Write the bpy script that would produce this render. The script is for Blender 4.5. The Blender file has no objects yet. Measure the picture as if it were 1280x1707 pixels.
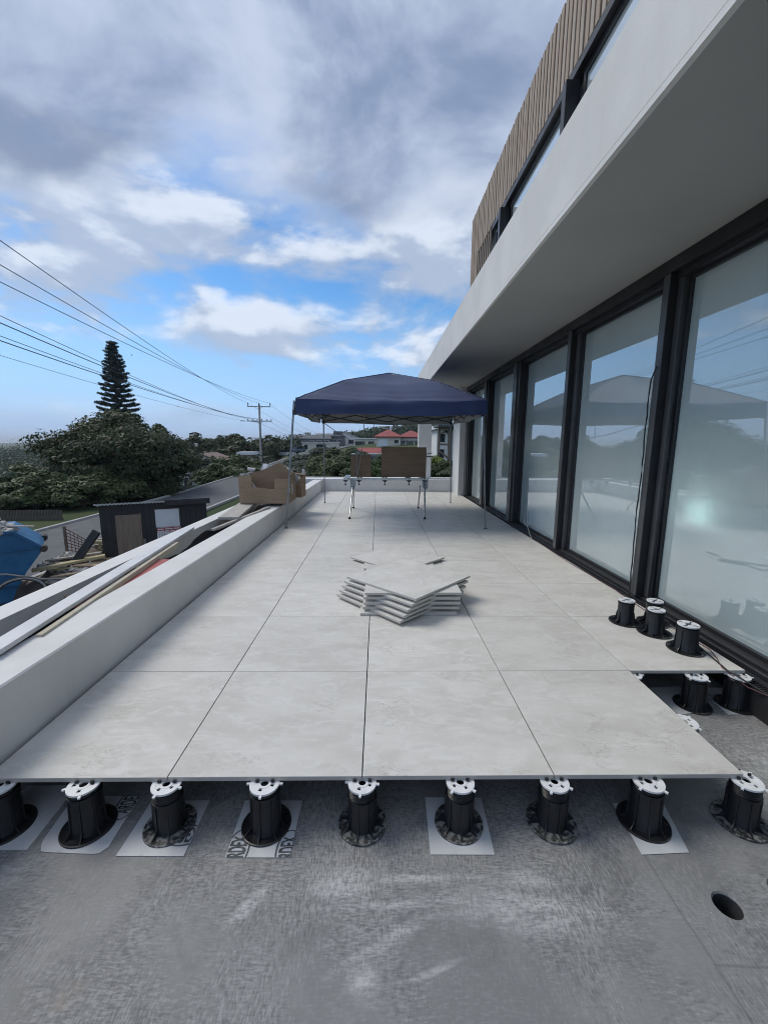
import bpy, bmesh, math, random
import numpy as np
from mathutils import Vector, Matrix
R = math.radians
random.seed(7)
rng = np.random.default_rng(11)
sc = bpy.context.scene
col = sc.collection

# ------------------------------------------------------------------ camera
FPX, CX, CY, CZ = 687.13, 0.0595, -1.505, 1.357
YAW, PIT, ROL = 0.01541, 0.16366, 0.00628
_rx = Vector((math.cos(YAW), -math.sin(YAW), 0))
_fw = Vector((math.sin(YAW)*math.cos(PIT), math.cos(YAW)*math.cos(PIT), -math.sin(PIT)))
_up = _rx.cross(_fw)
_r2 = _rx*math.cos(ROL) + _up*math.sin(ROL)
_u2 = _up*math.cos(ROL) - _rx*math.sin(ROL)
cam_d = bpy.data.cameras.new('camera')
cam = bpy.data.objects.new('camera', cam_d); col.objects.link(cam)
cam_d.sensor_fit = 'VERTICAL'; cam_d.sensor_height = 24.0; cam_d.lens = FPX/1707*24.0
cam_d.clip_start = 0.05; cam_d.clip_end = 20000
M = Matrix((( _r2.x, _u2.x, -_fw.x, CX), (_r2.y, _u2.y, -_fw.y, CY), (_r2.z, _u2.z, -_fw.z, CZ), (0, 0, 0, 1)))
cam.matrix_world = M
sc.camera = cam

def at(u, v, y):
    """world point at depth y seen at photograph pixel (u, v); used to survey far things"""
    d = _r2*(u-640) - _u2*(v-853.5) + _fw*FPX
    t = (y-CY)/d.y
    return Vector((CX+t*d.x, y, CZ+t*d.z))

# ------------------------------------------------------------------ sky, sun, exposure
SKY_A, SKY_B = (3.75, 19.34), (18.55, 9.31, 20.32)
SKY_ROT = -11.0
SUN_EL, SUN_AZ = 52.0, -62.0          # azimuth measured from +y towards +x
world = bpy.data.worlds.new('World'); sc.world = world; world.use_nodes = True
wt = world.node_tree; wt.nodes.clear()
def N(t, ty, **k):
    n = t.nodes.new(ty)
    for a, b in k.items(): setattr(n, a, b)
    return n
def L(t, a, b): t.links.new(a, b)
def mth(t, op, a, b=None, clamp=False):
    n = N(t, 'ShaderNodeMath', operation=op, use_clamp=clamp)
    for i, v in enumerate((a, b)):
        if v is None: continue
        if isinstance(v, (int, float)): n.inputs[i].default_value = v
        else: L(t, v, n.inputs[i])
    return n.outputs[0]
def sstep(t, x, lo, hi, a=0.0, b=1.0):
    n = N(t, 'ShaderNodeMapRange', interpolation_type='SMOOTHSTEP')
    L(t, x, n.inputs[0])
    for i, v in enumerate((lo, hi, a, b)): n.inputs[i+1].default_value = v
    return n.outputs[0]
def noise(t, vec, scale, detail=5, rough=.55, dist=0.0):
    n = N(t, 'ShaderNodeTexNoise'); n.inputs['Scale'].default_value = scale
    n.inputs['Detail'].default_value = detail; n.inputs['Roughness'].default_value = rough
    n.inputs['Distortion'].default_value = dist
    if vec is not None: L(t, vec, n.inputs['Vector'])
    return n
def mixc(t, f, a, b, blend='MIX'):
    n = N(t, 'ShaderNodeMix', data_type='RGBA', blend_type=blend)
    for s, v in ((n.inputs[0], f), (n.inputs[6], a), (n.inputs[7], b)):
        if isinstance(v, (int, float)): s.default_value = v
        elif isinstance(v, tuple): s.default_value = (*v[:3], 1)
        else: L(t, v, s)
    return n.outputs[2]
sky = N(wt, 'ShaderNodeTexSky', sky_type='NISHITA', sun_disc=False)
sky.sun_elevation = R(SUN_EL); sky.sun_rotation = R(SUN_AZ); sky.air_density = 1.0; sky.dust_density = .35; sky.ozone_density = 2.0
tc = N(wt, 'ShaderNodeTexCoord')
dirv = tc.outputs['Generated']
sep = N(wt, 'ShaderNodeSeparateXYZ'); L(wt, dirv, sep.inputs[0])
dz = mth(wt, 'MAXIMUM', sep.outputs[2], 0.0)
def wmap(vec, loc, scl):
    m_ = N(wt, 'ShaderNodeMapping'); L(wt, vec, m_.inputs[0]); m_.inputs['Location'].default_value = loc; m_.inputs['Scale'].default_value = scl; return m_
# high bank of soft lumpy cloud
cmap = wmap(dirv, (SKY_A[0], SKY_A[1], 0), (1, 1, 1.7)); pv = cmap.outputs[0]
nA = noise(wt, pv, 1.9, 7, .52, .25).outputs[0]
toneA = sstep(wt, noise(wt, wmap(dirv, (SKY_A[0]+7.3, SKY_A[1]-2.1, 0), (1, 1, 1.7)).outputs[0], 2.3, 7, .55, .35).outputs[0], .38, .62)
covA = sstep(wt, dz, .34, .56, -.17, .14)
dA = mth(wt, 'ADD', nA, covA)
alphaA = sstep(wt, dA, .40, .62)
colA = mixc(wt, toneA, (.185, .24, .355), (.465, .52, .635))
colA = mixc(wt, sstep(wt, dA, .62, .40), colA, (.54, .60, .71))
# broken cumulus nearer the horizon; lit from above, greyer below
def cum(off):
    rt = N(wt, 'ShaderNodeMapping'); L(wt, dirv, rt.inputs[0]); rt.inputs['Rotation'].default_value = (0, 0, R(SKY_ROT))
    v_ = wmap(rt.outputs[0], (SKY_B[0], SKY_B[1], SKY_B[2]+off), (1.0, 1.0, 2.3)).outputs[0]
    return noise(wt, v_, 3.6, 7, .55, .2).outputs[0]
b0 = cum(0.0); b1 = cum(.075)
band = mth(wt, 'MULTIPLY', sstep(wt, dz, .09, .25, -.115, .085), 1.0)
band = mth(wt, 'ADD', band, sstep(wt, dz, .40, .60, 0, -.2))
dB = mth(wt, 'ADD', b0, band)
alphaB = sstep(wt, dB, .44, .62)
litB = sstep(wt, mth(wt, 'SUBTRACT', b0, b1), -.04, .12)
thickB = sstep(wt, dB, .52, .66)
colB = mixc(wt, litB, (.335, .395, .51), (.67, .715, .785))
colB = mixc(wt, mth(wt, 'MULTIPLY', thickB, .25), colB, (.45, .50, .60))
hsv = N(wt, 'ShaderNodeHueSaturation'); hsv.inputs['Saturation'].default_value = 1.35; L(wt, sky.outputs[0], hsv.inputs['Color'])
b_sky = N(wt, 'ShaderNodeBackground'); b_sky.inputs[1].default_value = .115; L(wt, mixc(wt, sstep(wt, dz, .08, .34, .75, 0.0), hsv.outputs[0], (2.35, 4.1, 6.9)), b_sky.inputs[0])
def bg(c_, k=1.0):
    n_ = N(wt, 'ShaderNodeBackground'); n_.inputs[1].default_value = k
    if isinstance(c_, tuple): n_.inputs[0].default_value = (*c_, 1)
    else: L(wt, c_, n_.inputs[0])
    return n_.outputs[0]
def mixs(f, a, b):
    n_ = N(wt, 'ShaderNodeMixShader'); L(wt, f, n_.inputs[0]); L(wt, a, n_.inputs[1]); L(wt, b, n_.inputs[2]); return n_.outputs[0]
s_ = mixs(mth(wt, 'MULTIPLY', alphaB, .88), b_sky.outputs[0], bg(colB))
s_ = mixs(mth(wt, 'MULTIPLY', alphaA, .90), s_, bg(colA))
# low lilac-grey band of distant cloud and haze over the horizon
hzn = sstep(wt, mth(wt, 'ADD', dz, mth(wt, 'MULTIPLY', noise(wt, wmap(dirv, (2.2, .4, 0), (1, 1, 5)).outputs[0], 5, 5).outputs[0], .06)), .055, .135, .80, 0.0)
s_ = mixs(hzn, s_, bg((.31, .45, .69)))
wo = N(wt, 'ShaderNodeOutputWorld'); L(wt, s_, wo.inputs[0])

sun_d = bpy.data.lights.new('sun', 'SUN'); sun_d.energy = 1.5; sun_d.angle = R(28); sun_d.color = (1, .94, .84)
sun = bpy.data.objects.new('sun', sun_d); col.objects.link(sun)
_sd = Vector((math.sin(R(SUN_AZ))*math.cos(R(SUN_EL)), math.cos(R(SUN_AZ))*math.cos(R(SUN_EL)), math.sin(R(SUN_EL))))
sun.rotation_euler = _sd.to_track_quat('Z', 'Y').to_euler()

sc.view_settings.view_transform = 'Standard'; sc.view_settings.look = 'None'
sc.view_settings.exposure = 0.40; sc.view_settings.gamma = 1.0; sc.view_settings.use_curve_mapping = False
sc.render.engine = 'CYCLES'
sc.cycles.use_denoising = True
sc.cycles.filter_width = 1.0
sc.cycles.max_bounces = 8; sc.cycles.diffuse_bounces = 4; sc.cycles.glossy_bounces = 4
sc.cycles.transparent_max_bounces = 8; sc.cycles.volume_bounces = 0
sc.cycles.caustics_reflective = False; sc.cycles.caustics_refractive = False

# ------------------------------------------------------------------ helpers
MATS = {}
def pm(name, c1, c2=None, scale=6.0, rough=.6, bump=0.0, bscale=40.0, metal=0.0, spec=.5, stretch=None, coord='Object',
       lo=.35, hi=.65, detail=5, sheen=0.0, rvar=0.0, bdist=.01):
    """plain procedural surface: two tones mixed by noise, fine relief, roughness variation"""
    m = bpy.data.materials.new(name); m.use_nodes = True; t = m.node_tree
    b = t.nodes['Principled BSDF']
    tcn = N(t, 'ShaderNodeTexCoord'); v = tcn.outputs[coord]
    if stretch:
        mp = N(t, 'ShaderNodeMapping'); mp.inputs['Scale'].default_value = stretch
        L(t, v, mp.inputs[0]); v = mp.outputs[0]
    if c2 is not None:
        nn = noise(t, v, scale, detail)
        L(t, mixc(t, sstep(t, nn.outputs[0], lo, hi), c1, c2), b.inputs['Base Color'])
    else:
        b.inputs['Base Color'].default_value = (*c1, 1)
    b.inputs['Roughness'].default_value = rough; b.inputs['Metallic'].default_value = metal
    b.inputs['Specular IOR Level'].default_value = spec
    if sheen: b.inputs['Sheen Weight'].default_value = sheen
    if rvar:
        n4 = noise(t, v, scale*1.7, 4)
        L(t, sstep(t, n4.outputs[0], .3, .7, rough-rvar, rough+rvar), b.inputs['Roughness'])
    if bump:
        nb = noise(t, v, bscale, 4); bp = N(t, 'ShaderNodeBump'); bp.inputs['Strength'].default_value = bump; bp.inputs['Distance'].default_value = bdist
        L(t, nb.outputs[0], bp.inputs['Height']); L(t, bp.outputs[0], b.inputs['Normal'])
    MATS[name] = m
    return m

class MB:
    def __init__(s): s.v = []; s.f = []
    def add(s, vs, fs):
        o = len(s.v); s.v += [tuple(p) for p in vs]; s.f += [tuple(i+o for i in q) for q in fs]; return s
    def box(s, x0, x1, y0, y1, z0, z1, c=0.0):
        if c <= 0:
            return s.add([(x0,y0,z0),(x1,y0,z0),(x1,y1,z0),(x0,y1,z0),(x0,y0,z1),(x1,y0,z1),(x1,y1,z1),(x0,y1,z1)],
                         [(3,2,1,0),(4,5,6,7),(0,1,5,4),(1,2,6,5),(2,3,7,6),(3,0,4,7)])
        vs = []; idx = {}
        X, Y, Z = (x0, x1), (y0, y1), (z0, z1)
        for i in (0,1):
            for j in (0,1):
                for k in (0,1):
                    sx, sy, sz = (1-2*i)*c, (1-2*j)*c, (1-2*k)*c
                    for a in range(3):
                        p = [X[i]+sx, Y[j]+sy, Z[k]+sz]; p[a] = (X[i], Y[j], Z[k])[a]
                        idx[(i,j,k,a)] = len(vs); vs.append(tuple(p))
        F = []
        g = lambda i,j,k,a: idx[(i,j,k,a)]
        for i in (0,1):
            q = [g(i,0,0,0), g(i,1,0,0), g(i,1,1,0), g(i,0,1,0)]; F.append(q if i else q[::-1])
        for j in (0,1):
            q = [g(0,j,0,1), g(0,j,1,1), g(1,j,1,1), g(1,j,0,1)]; F.append(q if j else q[::-1])
        for k in (0,1):
            q = [g(0,0,k,2), g(1,0,k,2), g(1,1,k,2), g(0,1,k,2)]; F.append(q if k else q[::-1])
        for i in (0,1):
            for j in (0,1):
                q = [g(i,j,0,0), g(i,j,1,0), g(i,j,1,1), g(i,j,0,1)]; F.append(q if (i+j)%2 else q[::-1])
            for k in (0,1):
                q = [g(i,0,k,0), g(i,0,k,2), g(i,1,k,2), g(i,1,k,0)]; F.append(q if (i+k)%2 else q[::-1])
        for j in (0,1):
            for k in (0,1):
                q = [g(0,j,k,1), g(1,j,k,1), g(1,j,k,2), g(0,j,k,2)]; F.append(q if (j+k)%2 else q[::-1])
        for i in (0,1):
            for j in (0,1):
                for k in (0,1):
                    q = [g(i,j,k,0), g(i,j,k,1), g(i,j,k,2)]; F.append(q if (i+j+k)%2 else q[::-1])
        return s.add(vs, F)
    def obox(s, p0, p1, w, h, up=(0,0,1), c=0.0):
        """bar of w x h from p0 to p1"""
        p0, p1 = Vector(p0), Vector(p1); d = (p1-p0); ln = d.length; d.normalize()
        a = d.cross(Vector(up))
        if a.length < 1e-4: a = d.cross(Vector((1,0,0)))
        a.normalize(); b = a.cross(d)
        t = MB(); t.box(-w/2, w/2, 0, ln, -h/2, h/2, c)
        return s.add([p0+a*x+d*y+b*z for x,y,z in t.v], t.f)
    def lathe(s, prof, n=24, c=(0,0), cap=True):
        vs = []; F = []
        for r, z in prof:
            for i in range(n):
                an = 2*math.pi*i/n; vs.append((c[0]+r*math.cos(an), c[1]+r*math.sin(an), z))
        for k in range(len(prof)-1):
            for i in range(n):
                j = (i+1) % n; F.append((k*n+i, k*n+j, (k+1)*n+j, (k+1)*n+i))
        if cap:
            F.append(tuple(range(n))[::-1]); F.append(tuple((len(prof)-1)*n+i for i in range(n)))
        return s.add(vs, F)
    def tube(s, pts, r, n=8, r1=None):
        pts = [Vector(p) for p in pts]; vs = []; F = []; m = len(pts)
        ref = Vector((0,0,1))
        for k, p in enumerate(pts):
            d = (pts[min(k+1,m-1)]-pts[max(k-1,0)]).normalized()
            a = d.cross(ref)
            if a.length < 1e-3: a = d.cross(Vector((0,1,0)))
            a.normalize(); b = a.cross(d)
            rr = r if r1 is None else r+(r1-r)*k/(m-1)
            for i in range(n):
                an = 2*math.pi*i/n; vs.append(p+a*rr*math.cos(an)+b*rr*math.sin(an))
        for k in range(m-1):
            for i in range(n):
                j = (i+1)%n; F.append((k*n+i, k*n+j, (k+1)*n+j, (k+1)*n+i))
        F.append(tuple(range(n))[::-1]); F.append(tuple((m-1)*n+i for i in range(n)))
        return s.add(vs, F)
    def prism(s, poly, axis, a0, a1):
        """polygon (2D) extruded along axis 0/1/2 from a0 to a1"""
        n = len(poly); vs = []
        for a in (a0, a1):
            for p, q in poly:
                w = [0,0,0]; o = [k for k in range(3) if k != axis]; w[axis] = a; w[o[0]] = p; w[o[1]] = q; vs.append(tuple(w))
        F = [tuple(range(n))[::-1], tuple(range(n, 2*n))]
        F += [(i, (i+1)%n, n+(i+1)%n, n+i) for i in range(n)]
        return s.add(vs, F)
    def grid(s, fn, nu, nv):
        vs = [fn(i/nu, j/nv) for j in range(nv+1) for i in range(nu+1)]
        F = [(j*(nu+1)+i, j*(nu+1)+i+1, (j+1)*(nu+1)+i+1, (j+1)*(nu+1)+i) for j in range(nv) for i in range(nu)]
        return s.add(vs, F)
    def mesh(s, name, mat=None, smooth=False):
        me = bpy.data.meshes.new(name); me.from_pydata([tuple(p) for p in s.v], [], s.f)
        bm = bmesh.new(); bm.from_mesh(me); bmesh.ops.recalc_face_normals(bm, faces=bm.faces); bm.to_mesh(me); bm.free()
        if mat is not None: me.materials.append(MATS[mat] if isinstance(mat, str) else mat)
        if smooth:
            me.polygons.foreach_set('use_smooth', [True]*len(me.polygons))
            try: me.set_sharp_from_angle(angle=R(40))
            except Exception: pass
        return me
    def build(s, name, mat, parent=None, smooth=False, loc=None):
        return put(name, s.mesh(name, mat, smooth), parent, loc)
def put(name, me, parent=None, loc=None, rz=0.0):
    o = bpy.data.objects.new(name, me); col.objects.link(o)
    if parent is not None: o.parent = parent
    if loc is not None: o.location = loc
    if rz: o.rotation_euler = (0, 0, rz)
    return o
def tag(o, label=None, cat=None, group=None, kind=None):
    if label: o['label'] = label
    if cat: o['category'] = cat
    if group: o['group'] = group
    if kind: o['kind'] = kind
    return o
def thing(name, label, cat, loc=(0,0,0), rz=0.0, group=None):
    o = bpy.data.objects.new(name, None); o.empty_display_size = .1; col.objects.link(o)
    o.location = loc; o.rotation_euler = (0, 0, rz)
    return tag(o, label, cat, group)
def dup(o, loc=None, rz=None, label=None, parent=None, scale=None):
    c = o.copy(); col.objects.link(c)
    if parent is not None: c.parent = parent
    if loc is not None: c.location = loc
    if rz is not None: c.rotation_euler = (0, 0, rz)
    if scale is not None: c.scale = scale
    if label: c['label'] = label
    for ch in [k for k in KIDS.get(o.name, [])]:
        dup(ch, parent=c)
    if o.name in KIDS: KIDS[c.name] = [k for k in col.objects if k.parent == c]
    return c
KIDS = {}
def reg(o):
    """remember the children of a thing so that copies can repeat them"""
    KIDS[o.name] = [k for k in col.objects if k.parent == o]
    for k in KIDS[o.name]: reg(k)
    return o


# ------------------------------------------------------------------ materials
def tile_mat():
    m = bpy.data.materials.new('porcelain_tile'); m.use_nodes = True; t = m.node_tree; b = t.nodes['Principled BSDF']
    tcn = N(t, 'ShaderNodeTexCoord'); oi = N(t, 'ShaderNodeObjectInfo')
    add = N(t, 'ShaderNodeVectorMath', operation='ADD'); L(t, tcn.outputs['Object'], add.inputs[0])
    r1 = mth(t, 'MULTIPLY', oi.outputs['Random'], 71.0); r2 = mth(t, 'MULTIPLY', oi.outputs['Random'], 393.0)
    cb = N(t, 'ShaderNodeCombineXYZ'); L(t, r1, cb.inputs[0]); L(t, r2, cb.inputs[1]); L(t, cb.outputs[0], add.inputs[1])
    v = add.outputs[0]
    mp = N(t, 'ShaderNodeMapping'); mp.inputs['Rotation'].default_value = (0, 0, R(28)); mp.inputs['Scale'].default_value = (1.0, 2.1, 1)
    L(t, v, mp.inputs[0]); sv = mp.outputs[0]
    big = sstep(t, noise(t, sv, 2.3, 6, .55, .6).outputs[0], .36, .64)
    cloud = sstep(t, noise(t, sv, 7.0, 8, .65, 1.2).outputs[0], .45, .68)
    flake = sstep(t, noise(t, sv, 16.0, 8, .7, 1.6).outputs[0], .54, .66)
    vein_n = noise(t, sv, 4.2, 9, .62, 1.4).outputs[0]
    vein = mth(t, 'SUBTRACT', 1.0, sstep(t, mth(t, 'ABSOLUTE', mth(t, 'SUBTRACT', vein_n, .5)), .0, .016))
    gate = sstep(t, noise(t, v, 3.1, 3).outputs[0], .52, .64)
    c = mixc(t, big, (.595, .575, .53), (.675, .656, .612))
    c = mixc(t, mth(t, 'MULTIPLY', cloud, .60), c, (.75, .74, .71))
    c = mixc(t, mth(t, 'MULTIPLY', flake, mth(t, 'MULTIPLY', gate, .75)), c, (.49, .465, .415))
    c = mixc(t, mth(t, 'MULTIPLY', vein, mth(t, 'MULTIPLY', gate, .5)), c, (.34, .315, .28))
    wp = N(t, 'ShaderNodeNewGeometry').outputs['Position']
    dirt = mth(t, 'MULTIPLY', sstep(t, noise(t, wp, 1.1, 6, .6, .8).outputs[0], .50, .72), sstep(t, noise(t, wp, 19, 5, .7).outputs[0], .35, .75))
    c = mixc(t, mth(t, 'MULTIPLY', dirt, .24), c, (.40, .375, .335))
    speck = sstep(t, noise(t, wp, 60, 2, .5).outputs[0], .74, .77)
    c = mixc(t, mth(t, 'MULTIPLY', speck, .45), c, (.25, .235, .21))
    tint = sstep(t, oi.outputs['Random'], 0, 1, .945, 1.02)
    cbm = N(t, 'ShaderNodeMix', data_type='RGBA', blend_type='MULTIPLY'); cbm.inputs[0].default_value = 1
    L(t, c, cbm.inputs[6]); cc = N(t, 'ShaderNodeCombineColor'); [L(t, tint, cc.inputs[i]) for i in range(3)]; L(t, cc.outputs[0], cbm.inputs[7])
    # side faces of the tile are the plain fired body
    geo = N(t, 'ShaderNodeNewGeometry'); sz = N(t, 'ShaderNodeSeparateXYZ'); L(t, geo.outputs['Normal'], sz.inputs[0])
    topf = sstep(t, mth(t, 'ABSOLUTE', sz.outputs[2]), .3, .6)
    L(t, mixc(t, topf, (.50, .475, .44), cbm.outputs[2]), b.inputs['Base Color'])
    L(t, sstep(t, noise(t, v, 9, 5).outputs[0], .3, .7, .42, .62), b.inputs['Roughness'])
    b.inputs['Specular IOR Level'].default_value = .35
    bp = N(t, 'ShaderNodeBump'); bp.inputs['Strength'].default_value = .25; bp.inputs['Distance'].default_value = .003
    L(t, noise(t, sv, 22, 6, .6, .8).outputs[0], bp.inputs['Height']); L(t, bp.outputs[0], b.inputs['Normal'])
    MATS['tile'] = m
tile_mat()

def slab_mat():
    m = bpy.data.materials.new('broomed_membrane_slab'); m.use_nodes = True; t = m.node_tree; b = t.nodes['Principled BSDF']
    v = N(t, 'ShaderNodeTexCoord').outputs['Object']
    def st(sx, sy, rz=0):
        mp = N(t, 'ShaderNodeMapping'); mp.inputs['Scale'].default_value = (sx, sy, 1); mp.inputs['Rotation'].default_value = (0, 0, R(rz)); L(t, v, mp.inputs[0]); return mp.outputs[0]
    hx = noise(t, st(40, 150, 3), 1.0, 3, .55, .4).outputs[0]      # strokes along x
    hy = noise(t, st(160, 38, -4), 1.0, 3, .55, .4).outputs[0]     # strokes along y
    wh = sstep(t, noise(t, st(3.4, 2.6), 1.0, 3).outputs[0], .42, .58)
    strokes = N(t, 'ShaderNodeMix', data_type='FLOAT'); L(t, wh, strokes.inputs[0]); L(t, hx, strokes.inputs[2]); L(t, hy, strokes.inputs[3])
    amp = sstep(t, noise(t, v, 1.6, 3).outputs[0], .38, .60, .25, 1.0)
    raw = mth(t, 'ADD', mth(t, 'MULTIPLY', strokes.outputs[0], .40), mth(t, 'MULTIPLY', mth(t, 'ADD', hx, hy), .30))
    stv = mth(t, 'ADD', mth(t, 'MULTIPLY', mth(t, 'SUBTRACT', raw, .5), mth(t, 'MULTIPLY', amp, 1.25)), .49)
    big = sstep(t, noise(t, v, 2.2, 6, .6).outputs[0], .35, .65)
    c = mixc(t, big, (.20, .203, .205), (.255, .258, .258))
    c = mixc(t, sstep(t, stv, .47, .60, 0, .58), c, (.37, .372, .372))
    c = mixc(t, sstep(t, stv, .47, .38, 0, .58), c, (.11, .113, .117))
    # pale cement dust wiped about, with shapes of its own
    def blob(x, y, rx, ry, rz=0):
        mp = N(t, 'ShaderNodeMapping', vector_type='TEXTURE'); mp.inputs['Location'].default_value = (x, y, -.22); mp.inputs['Scale'].default_value = (rx, ry, 1); mp.inputs['Rotation'].default_value = (0, 0, R(rz))
        L(t, v, mp.inputs[0]); ln = N(t, 'ShaderNodeVectorMath', operation='LENGTH'); L(t, mp.outputs[0], ln.inputs[0])
        return sstep(t, ln.outputs[1], 1.0, .15)
    d = None
    for a in ((.28, -.235, .58, .030, -1), (.22, -.315, .50, .022, 2), (.60, -.24, .17, .05, 0), (.10, -.42, .26, .035, 26), (.02, -.52, .07, .08, 20), (-.05, -.25, .2, .09, 0), (.55, -.34, .45, .10, -5), (-.38, -.31, .14, .035, 50), (.24, -.5, .12, .015, 18), (2.1, .3, .35, .35, 0), (-1.35, -.25, .25, .1, 40)):
        w = blob(*a); d = w if d is None else mth(t, 'MAXIMUM', d, w)
    dn = sstep(t, noise(t, st(4, 26), 1.0, 7, .65, .4).outputs[0], .28, .66)
    dm = mth(t, 'MULTIPLY', d, mth(t, 'MULTIPLY', dn, sstep(t, stv, .36, .62, .35, 1.0)))
    c = mixc(t, mth(t, 'MULTIPLY', mth(t, 'MULTIPLY', dm, 1.2, True), sstep(t, noise(t, v, 55, 4, .7).outputs[0], .30, .60, .45, 1.0)), c, (.50, .505, .505))
    sx = N(t, 'ShaderNodeSeparateXYZ'); L(t, v, sx.inputs[0])
    wv = mth(t, 'MULTIPLY', mth(t, 'SUBTRACT', noise(t, v, 3.0, 4).outputs[0], .5), .03)
    for ax, pos, lo_, hi_ in ((0, 1.10, -9, 9), (0, -1.36, -9, 9), (1, -.50, 1.1, 9), (0, .12, -9, -.72)):
        dd = mth(t, 'ABSOLUTE', mth(t, 'SUBTRACT', mth(t, 'ADD', sx.outputs[ax], wv), pos)); ln_ = sstep(t, dd, .0015, .006, 1, 0); ot = sx.outputs[1-ax]
        gt = mth(t, 'MULTIPLY', mth(t, 'GREATER_THAN', ot, lo_), mth(t, 'LESS_THAN', ot, hi_))
        c = mixc(t, mth(t, 'MULTIPLY', mth(t, 'MULTIPLY', ln_, gt), .38), c, (.10, .10, .102))
    stn = mth(t, 'MULTIPLY', sstep(t, noise(t, v, 4.5, 7, .65, 1.0).outputs[0], .56, .66), .30)
    c = mixc(t, stn, c, (.12, .122, .125))
    scr = sstep(t, noise(t, st(3, 240, 35), 1.0, 2).outputs[0], .72, .76)
    c = mixc(t, mth(t, 'MULTIPLY', scr, .25), c, (.42, .42, .42))
    spk = sstep(t, noise(t, v, 95, 2, .5).outputs[0], .735, .76)
    c = mixc(t, mth(t, 'MULTIPLY', spk, .55), c, (.55, .55, .54))
    tan = mth(t, 'MULTIPLY', blob(-.83, -.545, .055, .05), sstep(t, noise(t, v, 30, 4).outputs[0], .35, .6))
    c = mixc(t, mth(t, 'MULTIPLY', tan, .6), c, (.30, .245, .20))
    L(t, c, b.inputs['Base Color'])
    b.inputs['Roughness'].default_value = .62; b.inputs['Specular IOR Level'].default_value = .4
    bp = N(t, 'ShaderNodeBump'); bp.inputs['Strength'].default_value = .55; bp.inputs['Distance'].default_value = .004
    L(t, mth(t, 'ADD', stv, mth(t, 'MULTIPLY', noise(t, v, 7, 5).outputs[0], .8)), bp.inputs['Height']); L(t, bp.outputs[0], b.inputs['Normal'])
    MATS['slab'] = m
slab_mat()

def leaf_mat(name, a, b_, c_, rough=.55, trans=.25):
    m = bpy.data.materials.new(name); m.use_nodes = True; t = m.node_tree; b = t.nodes['Principled BSDF']
    g = N(t, 'ShaderNodeNewGeometry'); r = g.outputs['Random Per Island']
    c = mixc(t, sstep(t, r, .0, .7), a, b_); c = mixc(t, sstep(t, r, .72, 1.0), c, c_)
    v = N(t, 'ShaderNodeTexCoord').outputs['Object']
    c = mixc(t, sstep(t, noise(t, v, .55, 3).outputs[0], .35, .65, 0, .45), c, b_)
    L(t, c, b.inputs['Base Color']); b.inputs['Roughness'].default_value = rough; b.inputs['Specular IOR Level'].default_value = .3
    tr = N(t, 'ShaderNodeBsdfTranslucent'); L(t, c, tr.inputs[0]); mx = N(t, 'ShaderNodeMixShader'); mx.inputs[0].default_value = trans
    out = t.nodes['Material Output']; L(t, b.outputs[0], mx.inputs[1]); L(t, tr.outputs[0], mx.inputs[2]); L(t, mx.outputs[0], out.inputs[0])
    MATS[name] = m
leaf_mat('leaf_dark', (.027, .043, .016), (.047, .068, .024), (.088, .086, .037))
leaf_mat('leaf_mid', (.038, .062, .022), (.068, .10, .034), (.11, .135, .05))
leaf_mat('leaf_grey', (.05, .065, .045), (.085, .105, .07), (.13, .15, .105))
leaf_mat('leaf_pine', (.018, .032, .026), (.03, .05, .04), (.05, .07, .055), trans=.05)
leaf_mat('leaf_lime', (.10, .14, .025), (.20, .25, .04), (.28, .32, .08))
leaf_mat('leaf_far', (.035, .055, .035), (.055, .08, .045), (.085, .11, .065))
leaf_mat('grass_blade', (.06, .085, .03), (.10, .13, .05), (.16, .17, .08))

def glass_mat(name, body, f0, f90, trans=.0, rough=.012, grime=.5):
    """coated glazing with a milky protective film on its inner face"""
    m = bpy.data.materials.new(name); m.use_nodes = True; t = m.node_tree; t.nodes.remove(t.nodes['Principled BSDF'])
    v = N(t, 'ShaderNodeTexCoord').outputs['Object']
    lw = N(t, 'ShaderNodeLayerWeight'); lw.inputs[0].default_value = .5
    fr = sstep(t, mth(t, 'POWER', lw.outputs['Facing'], 2.2), 0, 1, f0, f90)
    fr.node.interpolation_type = 'LINEAR'
    gl = N(t, 'ShaderNodeBsdfGlossy'); gl.inputs['Roughness'].default_value = rough; gl.inputs[0].default_value = (.93, .97, 1, 1)
    bp = N(t, 'ShaderNodeBump'); bp.inputs['Strength'].default_value = .02; bp.inputs['Distance'].default_value = .004
    L(t, noise(t, v, 1.4, 2).outputs[0], bp.inputs['Height']); L(t, bp.outputs[0], gl.inputs['Normal'])
    df = N(t, 'ShaderNodeBsdfDiffuse')
    sm = sstep(t, noise(t, v, 1.3, 6, .6, .6).outputs[0], .35, .7)
    streak = sstep(t, noise(t, v, 5.0, 8, .7, 2.5).outputs[0], .62, .70)
    c = mixc(t, sm, body, tuple(x*1.12 for x in body)); c = mixc(t, mth(t, 'MULTIPLY', streak, .25*grime), c, tuple(min(1, x*1.55) for x in body))
    L(t, c, df.inputs[0])
    base = df.outputs[0]
    if trans:
        tr = N(t, 'ShaderNodeBsdfTranslucent'); tr.inputs[0].default_value = (.72, .86, .86, 1)
        mx = N(t, 'ShaderNodeMixShader'); mx.inputs[0].default_value = trans; L(t, base, mx.inputs[1]); L(t, tr.outputs[0], mx.inputs[2]); base = mx.outputs[0]
    mx = N(t, 'ShaderNodeMixShader'); L(t, fr, mx.inputs[0]); L(t, base, mx.inputs[1]); L(t, gl.outputs[0], mx.inputs[2])
    L(t, mx.outputs[0], t.nodes['Material Output'].inputs[0]); MATS[name] = m
glass_mat('filmed_glass', (.52, .61, .612), .19, .80, trans=.18, rough=.018)
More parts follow.
